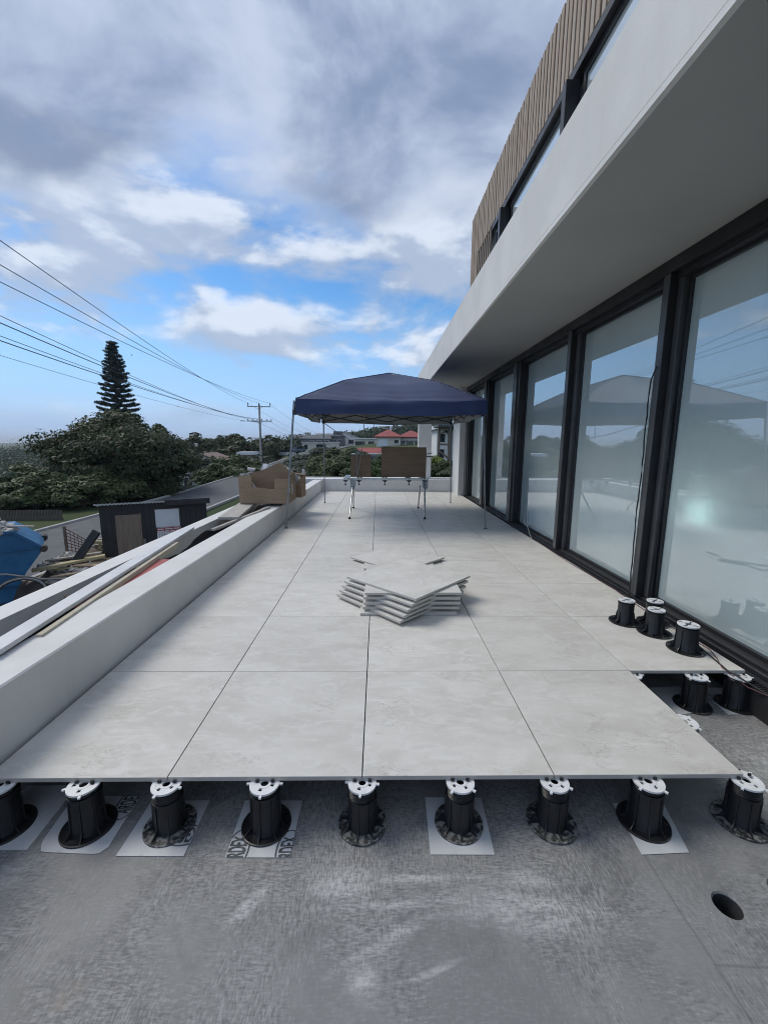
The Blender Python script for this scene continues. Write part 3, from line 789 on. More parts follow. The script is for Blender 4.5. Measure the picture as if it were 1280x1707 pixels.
pedestal(2.140, 1.065, .001, .25, PT_LOOSE2, 'loose stout pedestal nearest the camera beside the door track', GL)

# ------------------------------------------------------------------ membrane pads with printed emblem
def emblem(cx, cy, rz, r, clip, z):
    """ring emblem with block letters, trimmed to the pad outline (list of 4 xy corners, counter-clockwise)"""
    cu = bpy.data.curves.new('t', 'FONT'); cu.body = 'ARDEX'; cu.size = .05; cu.align_x = 'CENTER'; cu.align_y = 'CENTER'; cu.extrude = 0; cu.offset = .0009
    ob = bpy.data.objects.new('t', cu); col.objects.link(ob); bpy.context.view_layer.update()
    me = bpy.data.meshes.new_from_object(ob.evaluated_get(bpy.context.evaluated_depsgraph_get()))
    col.objects.unlink(ob); bpy.data.objects.remove(ob); bpy.data.curves.remove(cu)
    bm = bmesh.new(); bm.from_mesh(me); bpy.data.meshes.remove(me)
    xs = [v.co.x for v in bm.verts]; ys = [v.co.y for v in bm.verts]; mx, my = (max(xs)+min(xs))/2, (max(ys)+min(ys))/2
    for v in bm.verts:
        v.co.x = (v.co.x-mx)*(1.30*r)/(max(xs)-min(xs)); u_ = v.co.x/(r*.90)
        v.co.y = (v.co.y-my)*(.72*r)/(max(ys)-min(ys))*math.sqrt(max(.05, 1-u_*u_))*1.12
    mb = MB(); n = 64; vs = []
    for i in range(n):
        an = 2*math.pi*i/n; vs += [(r*.955*math.cos(an), (r*.55-.005)*math.sin(an), 0), (r*1.01*math.cos(an), r*.55*math.sin(an), 0)]
    mb.add(vs, [(2*i, 2*i+1, (2*i+3) % (2*n), (2*i+2) % (2*n)) for i in range(n)])
    m2 = mb.mesh('e'); bm.from_mesh(m2); bpy.data.meshes.remove(m2)
    bmesh.ops.transform(bm, matrix=Matrix.Translation((cx, cy, z)) @ Matrix.Rotation(rz, 4, 'Z'), verts=bm.verts)
    for i in range(4):
        p, q = Vector((*clip[i], 0)), Vector((*clip[(i+1)%4], 0)); d = q-p; nrm = Vector((d.y, -d.x, 0))
        bmesh.ops.bisect_plane(bm, geom=bm.verts[:]+bm.edges[:]+bm.faces[:], plane_co=p, plane_no=nrm, clear_outer=True)
    for f in bm.faces:
        f.normal_update()
        if f.normal.z < 0: f.normal_flip()
    me = bpy.data.meshes.new('printed_emblem'); bm.to_mesh(me); bm.free(); me.materials.append(MATS['ink_grey'])
    return me
def pad(cs, label, emb=(), round_=0.0):
    cx = sum(p[0] for p in cs)/4; cy = sum(p[1] for p in cs)/4
    L_ = [(x-cx, y-cy) for x, y in cs]
    n = 14; mb = MB()
    def fn(u, v, th=0):
        x = (L_[0][0]*(1-u)+L_[1][0]*u)*(1-v)+(L_[3][0]*(1-u)+L_[2][0]*u)*v
        y = (L_[0][1]*(1-u)+L_[1][1]*u)*(1-v)+(L_[3][1]*(1-u)+L_[2][1]*u)*v
        if round_:
            e = max(0, abs(u-.5)-.38)/.12
            if v < .2: y += round_*e*e*(1-v/.2)
        return (x, y, .0022+.0012*math.sin(u*5+cx*9)*math.sin(v*4+cy)+th+.004*max(0, .08-v)*round_*0)
    mb.grid(lambda u, v: fn(u, v), n, n)
    mb.grid(lambda u, v: (fn(u, v)[0], fn(u, v)[1], fn(u, v)[2]-.0018), n, n)
    o = mb.build('membrane_pad', 'film_white', None, True, (cx, cy, SZ+.0005)); tag(o, label, 'pad', 'white membrane offcuts under the pedestals')
    for (ex, ey, rz, r) in emb:
        put('printed_emblem', emblem(ex-cx, ey-cy, rz, r, [(x*.995, y*.995) for x, y in L_], .0046), o)
pad([(-1.56, -.11), (-1.305, -.111), (-1.33, .2), (-1.56, .2)], 'white membrane offcut under the leftmost front pedestal')
pad([(-1.268, -.118), (-.995, -.131), (-1.003, .137), (-1.30, .139)], 'white membrane offcut with rounded front corners under the second pedestal', ((-1.035, .10, R(92), .085),), .03)
pad([(-.945, -.138), (-.684, -.141), (-.685, .111), (-.94, .114)], 'printed white membrane offcut under the third pedestal from the left', ((-.725, -.055, R(2), .085),))
pad([(-.522, -.147), (-.275, -.15), (-.272, .108), (-.527, .11)], 'white membrane offcut with two round emblems under the fourth pedestal', ((-.487, -.118, R(91), .085), (-.288, -.122, R(91), .085)))
pad([(.269, -.143), (.519, -.146), (.531, .117), (.278, .119)], 'plain square white membrane offcut right of the middle pedestal')
pad([(1.094, -.151), (1.285, -.144), (1.344, .109), (1.112, .08)], 'slanted white membrane offcut near the right end of the front row')
pad([(1.85, .69), (2.06, .715), (2.06, .98), (1.85, .96)], 'white membrane offcut under the left pedestal in the gap')
pad([(2.145, .685), (2.285, .69), (2.40, .95), (2.15, .97)], 'white membrane offcut under the pedestal closest to the doors in the gap', ((2.165, .86, R(40), .08),))

# ------------------------------------------------------------------ black drain grating and timber in the gap by the doors
mb = MB(); mb.box(-.045, .045, -.55, .55, 0, .02)
for k in range(54): mb.box(-.046, .046, -.545+k*.0202, -.533+k*.0202, .0205, .17, .001)
mb.box(-.047, -.041, -.55, .55, .02, .165)
tag(mb.build('drain_grating', 'gasket_black', None, False, (2.335, .30, SZ+.001)), 'black ribbed drainage channel lying against the door threshold', 'drain')
mb = MB(); mb.obox((2.425, .72, SZ+.19), (2.34, .05, SZ+.185), .06, .025); tag(mb.build('timber_offcut', 'timber_grey'), 'pale timber offcut lying on the black drainage channel', 'timber')

# ------------------------------------------------------------------ loose stack of tiles
SM = MB().box(-.39, .39, -.39, .39, 0, .0198, .0012).mesh('stacked_tile', 'tile')
stack = []
names_d = ['topmost tile of the stack, turned to a diamond', 'second diamond-turned tile from the top of the stack', 'third diamond-turned tile from the top of the stack', 'fourth diamond-turned tile from the top of the stack', 'lowest diamond-turned tile of the stack, its corner reaching furthest forward']
names_s = ['uppermost squarely laid tile of the stack', 'second squarely laid tile from the top of the stack', 'third squarely laid tile from the top of the stack', 'fourth squarely laid tile from the top of the stack', 'bottom tile of the stack lying square on the paving']
for k in range(5):
    zt = .181-k*.040
    o = put('stacked_tile', SM, None, (.338-k*.022, 2.015-k*.012, zt), R(45+[1.5, .5, -.5, -1.0, -2.2][k])); tag(o, names_d[k], 'tile', 'tiles in the loose stack')
    o = put('stacked_tile', SM, None, (.345-.004*k+(.0 if k < 4 else -.02), 2.035+random.uniform(-.008, .008)+(.0 if k < 4 else -.02), zt-.020), R([.6, -.5, .4, -.3, .3][k])); tag(o, names_s[k], 'tile', 'tiles in the loose stack')
for k, (dx, dy, rz, lb) in enumerate(((.0, .0, 45, 'diamond-turned tile on the low pile behind the stack'), (.0, .01, .5, 'square-laid tile at the bottom of the low pile behind the stack'))):
    o = put('stacked_tile', SM, None, (.297+dx, 3.20+dy, .0212-k*.0202), R(rz)); tag(o, lb, 'tile', 'tiles in the low pile behind the stack')
mb = MB(); mb.lathe([(.022, 0), (.024, .002), (.024, .012), (.018, .016)], 20)
tag(mb.build('plastic_spacer', 'steel_leg', None, True, (-.10, 2.66, .001)), 'small round grey spacer lying on the tile left of the low pile', 'spacer')

# ------------------------------------------------------------------ gazebo
gz_ = thing('gazebo', 'navy blue pop-up gazebo with thin steel legs at the far end of the terrace', 'gazebo', (.27, 6.6, 0))
GW = 1.49
def canopy_z(s, t):
    u = max(abs(s), abs(t)); m_ = min(abs(s), abs(t)); v = 1-u
    g = v/.47*.60 if v < .47 else .60+(v-.47)/.53*.40
    z = 2.045+.635*g
    hip = 1-(m_/u)**2 if u > 1e-6 else 0
    z -= .075*hip*math.sin(math.pi*min(1, v*1.0))**.8*(.9) if v > 0 else 0
    z -= .05*hip*max(0, 1-v/.3)                       # slack eave
    z += .008*math.sin(s*19+t*3)*max(0, 1-v/.35)*hip + .020*math.sin(v*52+2.0*s+1.5*t)*math.exp(-v*8)*(.35+hip) + .010*math.sin((s+t)*7)*math.sin((s-t)*5)
    return z
def can(u, v, off=0.0, shrink=1.0):
    s, t = u*2-1, v*2-1
    return (s*GW*shrink, t*GW*shrink, canopy_z(s, t)-off)
mb = MB(); mb.grid(lambda u, v: can(u, v), 56, 56)
cn = mb.build('canopy', 'tent_blue', gz_, True)
mb = MB(); mb.grid(lambda u, v: can(u, v, .006, .997), 40, 40); mb.build('canopy_pale_under', 'tent_backlit_tone', gz_, True)  # added inner layer, its pale colour stands for light through the canopy
for sx, sy in ((1, 1), (1, -1), (-1, 1), (-1, -1)):
    MB().tube([(sx*GW*k/24, sy*GW*k/24, canopy_z(sx*k/24, sy*k/24)+.001) for k in range(25)], .007, 6).build('seam', 'tent_blue', gz_, True)
def valance(side, off, mat, name, drop):
    mb = MB(); n = 60
    def fn(u, v):
        s = u*2-1; hip = 1-s*s
        e = GW*(1-off)
        out = .035*v+.012*math.sin(s*9+side)*v+.010*math.sin(s*23+side*2)*v*hip + .03*math.sin(v*3.14)*hip*.5
        z = canopy_z(1 if side in (1, 3) else s, 1 if side in (0, 2) else s)-drop*v - .012*math.sin(s*7+1.3*side)*v*0
        zb = 1.815-.030*hip*(.5+.5*math.sin(s*4+side))
        z0 = canopy_z(1, s); z = z0*(1-v)+zb*v
        q = e+out+.014*math.sin(v*7+s*2.5+side)*hip-(.004 if off else 0)
        return {0: (s*e, -q, z), 1: (q, s*e, z), 2: (-s*e, q, z), 3: (-q, -s*e, z)}[side]
    mb.grid(fn, n, 8)
    return mb.build(name, mat, gz_ if not off else gz_, True)
for sd in range(4):
    valance(sd, 0.0, 'tent_blue', 'valance', .23); valance(sd, .004, 'tent_backlit_tone', 'valance_pale_under', .22)  # inner layer is pale to stand for light coming through the valance
# legs: feet measured on the tiles
feet = [((-1.255, 5.17), (-1.42, 5.07)), ((1.72, 5.17), (1.82, 5.085)), ((-1.165, 8.0), (-1.165, 7.96)), ((1.70, 8.0), (1.765, 8.05))]
ox, oy = .27, 6.6
for (tx, ty), (fx, fy) in feet:
    lg = MB(); top = Vector((tx-ox, ty-oy, 2.02)); ft = Vector((fx-ox, fy-oy, .006)); mid = top.lerp(ft, .55)
    lg.obox(top, mid, .027, .027, (0, 1, 0), .002); lg.obox(mid, ft, .02, .02, (0, 1, 0), .002)
    o = lg.build('leg', 'steel_leg', gz_)
    f = MB(); f.box(ft.x-.028, ft.x+.028, ft.y-.028, ft.y+.028, 0, .007, .001); f.build('foot_plate', 'steel_dark', o)
    j = MB(); j.box(top.x-.028, top.x+.028, top.y-.028, top.y+.028, 1.80, 1.87, .004); j.build('corner_joint', 'steel_dark', o)
tp = [Vector((a[0]-ox, a[1]-oy, 0)) for a, b in feet]
def truss(a, b):
    n = 4; P = [a.lerp(b, i/n) for i in range(n+1)]
    for i in range(n):
        t_ = MB(); lo, hi = 1.845, 1.985
        t_.obox(P[i]+Vector((0, 0, hi if i % 2 else lo)), P[i+1]+Vector((0, 0, lo if i % 2 else hi)), .012, .022)
        t_.build('scissor_bar', 'steel_dark', gz_)
        t_ = MB(); q = Vector((.013, .013, 0))
        t_.obox(P[i]+q+Vector((0, 0, lo if i % 2 else hi)), P[i+1]+q+Vector((0, 0, hi if i % 2 else lo)), .012, .022)
        t_.build('scissor_bar', 'steel_dark', gz_)
truss(tp[0], tp[1]); truss(tp[2], tp[3]); truss(tp[0], tp[2]); truss(tp[1], tp[3])
hub = Vector((0, 0, 2.61))
for p in tp:
    t_ = MB(); a = p*.97+Vector((0, 0, 1.93)); m_ = p*.52+Vector((0, 0, 2.30)); t_.obox(a, m_, .018, .018); t_.obox(m_, hub, .018, .018); t_.build('hip_bar', 'steel_dark', gz_)
def cord(name, pts, r, mat, label, cat, group=None):
    return tag(MB().tube(pts, r, 6).build(name, mat, None, True), label, cat, group)
cord('tie_rope', [(-.20, 6.55, 1.93), (-.22, 6.54, 1.4), (-.335, 6.42, .74)], .006, 'rope_grey', 'pale rope hanging from the gazebo down to the small cardboard box', 'rope')
cord('tie_rope', [(-.02, 8.05, 1.86), (-.045, 8.05, 1.70), (-.07, 8.06, 1.52)], .006, 'rope_grey', 'short rope end dangling from the rear gazebo truss', 'rope')
cord('tie_rope', [(-1.22, 8.02, 1.86), (-.95, 9.2, 1.62), (-.64, 10.8, 1.40), (-.5, 11.24, 1.31)], .008, 'cable_black', 'dark guy rope slanting down from the rear left gazebo leg', 'rope')

# ------------------------------------------------------------------ folding work bench with cartons
bn = thing('work_bench', 'folding aluminium work bench on four splayed legs under the gazebo', 'bench', (.25, 6.56, 0))
def B(x, y, z): return (x-.25, y-6.56, z)
for (bx, fx, sgn) in ((-.425, -.455, -1), (.985, .925, 1)):
    pl_ = MB(); pl_.prism([(-.055, .665), (.055, .665), (.05, .52), (.025, .485), (-.025, .485), (-.05, .52)], 1, -.05, .05)
    b = pl_.build('leg_bracket', 'bracket_blue_grey', bn, False, (bx-.25, 0, 0))
for (bx, fx, fy) in ((-.425, -.452, 5.92), (-.405, -.458, 7.19), (.895, .925, 7.22), (.975, .922, 5.93)):
    lg = MB(); a = Vector(B(bx, 6.56+(.04 if fy > 6.6 else -.04), .54)); f = Vector(B(fx, fy, .03))
    lg.tube([a, a.lerp(f, .5), f], .018, 10, .014); o = lg.build('leg', 'alu_bright', bn, True)
    MB().lathe([(.02, .0), (.024, .004), (.02, .03)], 12, (f.x, f.y)).build('rubber_foot', 'rubber', o, True)
mb = MB(); mb.box(-.80, .80, -.025, .025, .655, .695, .002); mb.build('long_beam', 'alu_bright', bn)
for x in (-.54, -.29, .19, .64, .93):
    for dx in (-.028, .028):
        r_ = MB(); r_.box(x+dx-.25-.017, x+dx-.25+.017, -.40, .40, .697, .728, .002); r = r_.build('cross_rail', 'alu_bright', bn)
    k_ = MB(); k_.prism([(x-.25-.05, .694), (x-.25+.05, .694), (x-.25+.02, .66), (x-.25-.02, .66)], 1, -.42, -.405); k_.lathe([(.008, .61), (.008, .66)], 8, (x-.25, -.412)); k_.lathe([(.018, .60), (.018, .615)], 8, (x-.25, -.412))
    k_.build('clamp', 'steel_dark', bn)
def carton(name, label, x0, x1, y0, y1, z0, z1, mat, seam=None):
    o = thing(name, label, 'box', ((x0+x1)/2, (y0+y1)/2, z0)); w, d, h = (x1-x0)/2, (y1-y0)/2, z1-z0
    MB().box(-w, w, -d, d, 0, h, .004).build('carton_body', mat, o)
    s = seam if seam is not None else h*.72
    MB().box(-w-.001, w+.001, -d-.0022, -d-.0002, s, s+.004).build('flap_seam', 'cardboard_inside', o)
    MB().box(-.03, .03, -d-.0012, -d-.0004, h*.05, s-.004).build('paper_tape', mat, o)
    return o
carton('cardboard_box', 'smaller square cardboard box standing at the left end of the work bench', -.462, -.075, 6.50, 6.72, .73, 1.145, 'cardboard_dark', .30)
carton('cardboard_box', 'large upright cardboard box filling the right half of the work bench', .127, .985, 6.45, 6.70, .73, 1.298, 'cardboard_dark', .39)
hd = MB(); hd.tube([(-.345, 6.42, .735), (-.335, 6.42, 1.0), (-.33, 6.44, 1.24)], .009, 8); hd.tube([(-.33, 6.44, 1.24), (-.30, 6.42, 1.22), (-.26, 6.36, 1.15)], .012, 8); hd.tube([(-.33, 6.44, 1.24), (-.36, 6.46, 1.25), (-.40, 6.47, 1.25)], .01, 8)
tag(hd.build('cutter_handle', 'steel_leg', None, True), 'thin metal lever with a dark grip rising in front of the small cardboard box', 'tool')
hd = MB(); hd.obox((.99, 6.60, 1.16), (1.10, 6.52, 1.19), .03, .012); hd.obox((.99, 6.58, 1.12), (1.12, 6.50, 1.13), .04, .012); hd.obox((.99, 6.6, .735), (.995, 6.6, 1.2), .02, .02); hd.obox((.995, 6.56, 1.115), (1.17, 6.5, 1.112), .02, .012)
tag(hd.build('cutting_head', 'steel_dark'), 'dark metal cutter arms poking out right of the large cardboard box', 'tool')

# ------------------------------------------------------------------ cartons and timber on the planter
bx = thing('open_carton', 'big torn open cardboard box full of packaging, resting across the planter walls', 'box', (-1.82, 5.62, .372), R(1.5))
def sheet(poly, axis, a, th=.006): return MB().prism(poly, axis, a, a+th)
W2, D2 = .40, .36
MB().box(-W2, W2, -D2, D2, 0, .006).build('bottom', 'cardboard_inside', bx)
sheet([(-W2, .006), (W2, .006), (W2, .40), (.18, .415), (.175, .235), (-.10, .265), (-.19, .275), (-.19, .455), (-W2, .46)], 1, -D2).build('front_panel', 'cardboard', bx)
MB().box(-W2, -.19, -D2-.006, -D2-.0015, .29, .462).build('folded_flap', 'cardboard', bx)
MB().box(.18, W2, -D2-.005, -D2-.0015, .215, .41).build('folded_flap', 'cardboard', bx)
sheet([(-W2+.01, .006), (W2, .006), (W2, .50), (.20, .665), (-.10, .53), (-W2+.01, .46)], 1, -.02).build('torn_divider', 'cardboard', bx)
sheet([(-W2, .006), (W2, .006), (W2, .45), (-W2, .42)], 1, D2-.006).build('back_panel', 'cardboard', bx)
sheet([(-D2+.007, .006), (D2-.007, .006), (D2-.007, .42), (-D2+.007, .46)], 0, -W2).build('side_panel', 'cardboard', bx)
sheet([(-D2+.007, .006), (D2-.007, .006), (D2-.007, .45), (.0, .50), (-D2+.007, .40)], 0, W2-.006).build('side_panel', 'cardboard', bx)
MB().box(W2+.001, W2+.004, -D2+.05, -D2+.12, .17, .25).build('paper_label', 'paper_white', bx)
MB().box(W2+.001, W2+.004, -.05, .02, .12, .30).build('paper_label', 'paper_white', bx)
def crumple(x, y, z, w, h, sd, rot):
    rr = random.Random(sd); ph = [rr.uniform(0, 6) for _ in range(6)]; mb = MB()
    def fn(u, v):
        a = (u-.5)*w; b = v*h
        n_ = .05*math.sin(u*5+ph[0])*math.sin(v*4+ph[1])+.025*math.sin(u*13+ph[2]+v*6)
        p = Vector((a, n_, b)); p.rotate(Matrix.Rotation(rot[0], 3, 'X')); p.rotate(Matrix.Rotation(rot[1], 3, 'Y')); p.rotate(Matrix.Rotation(rot[2], 3, 'Z'))
        return (x+p.x, y+p.y, z+p.z)
    mb.grid(fn, 14, 12); mb.grid(lambda u, v: tuple(Vector(fn(u, v))+Vector((0, .004, 0))), 14, 12); return mb
pk = thing('packaging', 'crumpled white plastic packaging with printed labels sticking out of the torn carton', 'packaging', (-1.95, 5.75, .40))
crumple(-.02, 0, .02, .34, .60, 3, (R(-18), R(18), R(10))).build('plastic_sheet', 'film_white', pk, True)
crumple(.10, .02, .02, .26, .62, 9, (R(-6), R(28), R(-14))).build('plastic_sheet', 'paper_white', pk, True)
crumple(.16, .06, .02, .30, .56, 5, (R(-10), R(40), R(5))).build('plastic_sheet', 'film_white', pk, True)
MB().tube([(-.24, -.08, .52), (-.12, -.05, .50)], .028, 12).build('cardboard_tube', 'paper_white', pk, True)
crumple(-.16, -.10, .02, .22, .45, 15, (R(8), R(-10), R(0))).build('plastic_sheet', 'paper_white', pk, True)
lb_ = MB()
for k in range(5): lb_.box(.17+.028*k, .18+.028*k, -.035, -.033, .47+.012*k, .50+.012*k)
lb_.build('printed_marks', 'ink_grey', pk)
b2 = thing('open_carton', 'small tattered cardboard box behind the big torn carton on the planter wall', 'box', (-1.62, 6.62, .325), R(-4))
for nm, pr in (('side_panel', MB().box(-.22, -.214, -.18, .18, 0, .46)), ('side_panel', MB().box(.214, .22, -.18, .18, 0, .40)), ('front_panel', MB().box(-.2135, .2135, -.18, -.174, 0, .43)), ('back_panel', MB().box(-.2135, .2135, .174, .18, 0, .44)), ('bottom', MB().box(-.2135, .2135, -.1735, .1735, 0, .006))):
    pr.build(nm, 'cardboard', b2)
fl = MB(); fl.obox((.05, -.0, .455), (.26, .05, .42), .32, .006); fl.build('loose_flap', 'cardboard_dark', b2)
MB().lathe([(.022, .40), (.03, .42), (.03, .50), (.02, .53)], 12, (.20, .12)).build('wrapped_roll', 'paper_white', b2, True)
b3 = MB(); b3.box(-.09, .09, -.25, .25, 0, .30, .004); tag(b3.build('carton_pack', 'cardboard', None, False, (-1.60, 6.15, .325)), 'narrow closed carton wedged between the torn carton and the small box', 'box')

mb = MB(); mb.obox((-1.975, 4.06, .342), (-2.33, 6.9, .342), .27, .038, c=.003); tag(mb.build('plank', 'timber_grey'), 'wide weathered plank lying on the outer planter wall under the cartons', 'plank')
mb = MB(); mb.obox((-1.97, 3.5, .30), (-1.69, 5.1, .335), .045, .03, c=.003); tag(mb.build('plank', 'timber_grey'), 'narrow pale batten lying inside the planter beside the inner wall', 'plank')
mb = MB(); mb.obox((-1.815, .36, .349), (-2.185, 3.36, .349), .105, .026, c=.002); tag(mb.build('long_board', 'board_white'), 'long white painted board lying slantwise across the planter', 'board')
mb = MB(); mb.obox((-1.757, .60, .309), (-2.030, 2.72, .309), .035, .050, c=.002); tag(mb.build('long_board', 'board_edge'), 'yellowish timber lath under the long white board', 'board')
mb = MB(); mb.obox((-1.878, 1.10, .288), (-1.905, 2.20, .288), .13, .018, c=.002); o = tag(mb.build('long_board', 'board_red'), 'red faced board lying beside the white board in the planter', 'board')
for k in range(2):
    q = MB(); q.box(-2.16+.01, -1.81-.01, 1.3+k*.7, 1.34+k*.7, .20-.001*k, .2785); tag(q.build('bearer', 'timber_old'), ['short timber bearer wedged across the planter nearest the camera', 'short timber bearer wedged across the planter under the far end of the red board'][k], 'timber', 'bearers across the planter')

# ------------------------------------------------------------------ cables
def wob(pts, amp, n, sd):
    rr = random.Random(sd); out = []
    for k in range(len(pts)-1):
        a, b = Vector(pts[k]), Vector(pts[k+1])
        for i in range(n): out.append(a.lerp(b, i/n)+Vector((rr.uniform(-amp, amp), 0, 0)))
    out.append(Vector(pts[-1])); return out
cord('cable', wob([(2.30, 5.3, .006), (2.315, 4.0, .006), (2.29, 3.2, .006), (2.31, 2.2, .006), (2.27, 1.55, .006), (2.30, 1.05, .006), (2.19, .82, .006), (2.25, .70, -.05), (2.36, .45, -.045), (2.37, .2, -.045)], .004, 4, 1), .003, 'cable_red', 'thin red cable running along the door track and over the cut tile', 'cable')
cord('cable', wob([(2.335, 5.4, .006), (2.33, 4.0, .006), (2.325, 2.5, .006), (2.335, 1.7, .006), (2.30, 1.3, .006), (2.22, .90, .006), (2.20, .79, .003), (2.30, .6, -.05), (2.38, .30, -.045)], .004, 4, 2), .0045, 'cable_black', 'thin black cable running along the door track and over the cut tile', 'cable')
cord('cable', wob([(2.342, 1.99, 2.0), (2.335, 2.04, 1.9), (2.338, 2.05, 1.5), (2.335, 2.035, 1.1), (2.338, 2.05, .7), (2.335, 2.03, .3), (2.335, 2.02, .02)], .004, 4, 3), .006, 'cable_black', 'loose black cable hanging down the face of the nearest door post', 'cable')
cord('cable', wob([(2.46, 1.91, 1.95), (2.455, 1.90, 1.6), (2.46, 1.91, 1.1), (2.455, 1.90, .6), (2.44, 1.89, .08)], .004, 4, 4), .006, 'cable_black', 'loose black cable hanging inside the recess of the nearest door post', 'cable')
pts = [(2.44, 4.98+.09*math.cos(a), .20+.12*math.sin(a)) for a in [i*2*math.pi/20 for i in range(33)]]
cord('cable_coil', pts, .006, 'cable_white', 'small white cable coil leaning on the glass at the door sill', 'cable')
cord('cable', [(2.44, 4.93, .09), (2.40, 4.75, .07), (2.34, 4.50, .02), (2.31, 4.35, .008)], .005, 'cable_white', 'white cable trailing from the coil down over the door sill', 'cable')

# ------------------------------------------------------------------ foliage helpers
def leaves_mesh(name, pts, nrm, size, mat, asp=1.6, seed=0):
    """one small four-cornered leaf per point"""
    r = np.random.default_rng(seed); n = len(pts)
    nr = nrm+r.normal(0, .55, (n, 3)); nr /= np.linalg.norm(nr, axis=1, keepdims=True)+1e-9
    t = r.normal(0, 1, (n, 3)); t -= nr*np.sum(t*nr, 1, keepdims=True); t /= np.linalg.norm(t, axis=1, keepdims=True)+1e-9
    b = np.cross(nr, t); s = (size*r.uniform(.6, 1.35, n))[:, None]
    V = np.stack([pts-t*s*asp*.5, pts+b*s*.38, pts+t*s*asp*.5, pts-b*s*.38], 1).reshape(-1, 3)
    me = bpy.data.meshes.new(name); me.vertices.add(4*n); me.vertices.foreach_set('co', V.astype(np.float32).ravel())
    me.loops.add(4*n); me.loops.foreach_set('vertex_index', np.arange(4*n, dtype=np.int32))
    me.polygons.add(n); me.polygons.foreach_set('loop_start', np.arange(0, 4*n, 4, dtype=np.int32))
    try: me.polygons.foreach_set('loop_total', np.full(n, 4, dtype=np.int32))
    except Exception: pass
    me.update(); me.validate(); me.materials.append(MATS[mat]); return me
def clumps(nc, per, rad, cr, seed, low=-.55, shell=.55):
    """leaf points on many overlapping clumps that fill an uneven crown; rad = half sizes"""
    r = np.random.default_rng(seed); P = []; Q = []
    rad = np.array(rad)
    while len(P) < nc:
        d = r.normal(0, 1, 3); d /= np.linalg.norm(d)
        if d[2] < low: continue
        lump = 1+.22*math.sin(3*d[0]+seed)*math.cos(2.3*d[1]+seed*1.7)+.12*math.sin(6*d[2]+5*d[0]+seed)
        q = d*r.uniform(shell, 1.0)**.6*lump; P.append(q*rad); Q.append(d)
    pts = []; nrm = []
    for p, d in zip(P, Q):
        c = cr*r.uniform(.6, 1.4); v = r.normal(0, 1, (per, 3)); v /= np.linalg.norm(v, axis=1, keepdims=True)
        v[:, 2] = np.where(v[:, 2] < -.3, -v[:, 2], v[:, 2])
        pts.append(p+v*c*r.uniform(.55, 1.12, (per, 1))*np.array([1, 1, .75])); nrm.append(v*.8+d*.5+np.array([0, 0, .35]))
    return np.concatenate(pts), np.concatenate(nrm), P
def limbs(P, h0, r0, seed, n=9, top=None, mat='bark'):
    """tapered trunk with limbs reaching out into the crown"""
    rr = random.Random(seed); mb = MB(); base = Vector((0, 0, -h0)); fork = Vector((rr.uniform(-.1, .1)*h0, rr.uniform(-.1, .1)*h0, -h0*.45 if top is None else top))
    mb.tube([base, base.lerp(fork, .5)+Vector((.05*h0*rr.uniform(-1, 1), 0, 0)), fork], r0, 9, r0*.75)
    for p in rr.sample(P, min(n, len(P))):
        e = Vector(p)*.9; m_ = fork.lerp(e, .5)+Vector((rr.uniform(-.1, .1), rr.uniform(-.1, .1), .12))*h0*.5
        mb.tube([fork, fork.lerp(m_, .5), m_, m_.lerp(e, .6), e], r0*.5, 6, r0*.10)
    return mb
def tree(name, label, cat, loc, rad, nc, per, cr, leaf, mat, seed, h0, r0=.22, group=None, low=-.5, nl=9, shell=.5, part='crown'):
    o = thing(name, label, cat, loc, 0, group)
    p, n, P = clumps(nc, per, rad, cr, seed, low, shell)
    put(part, leaves_mesh(part, p, n, leaf, mat, 1.6, seed), o)
    limbs([tuple(q) for q in P], h0, r0, seed, nl).build('trunk' if part == 'crown' else 'stem', 'bark', o, True)
    return reg(o)

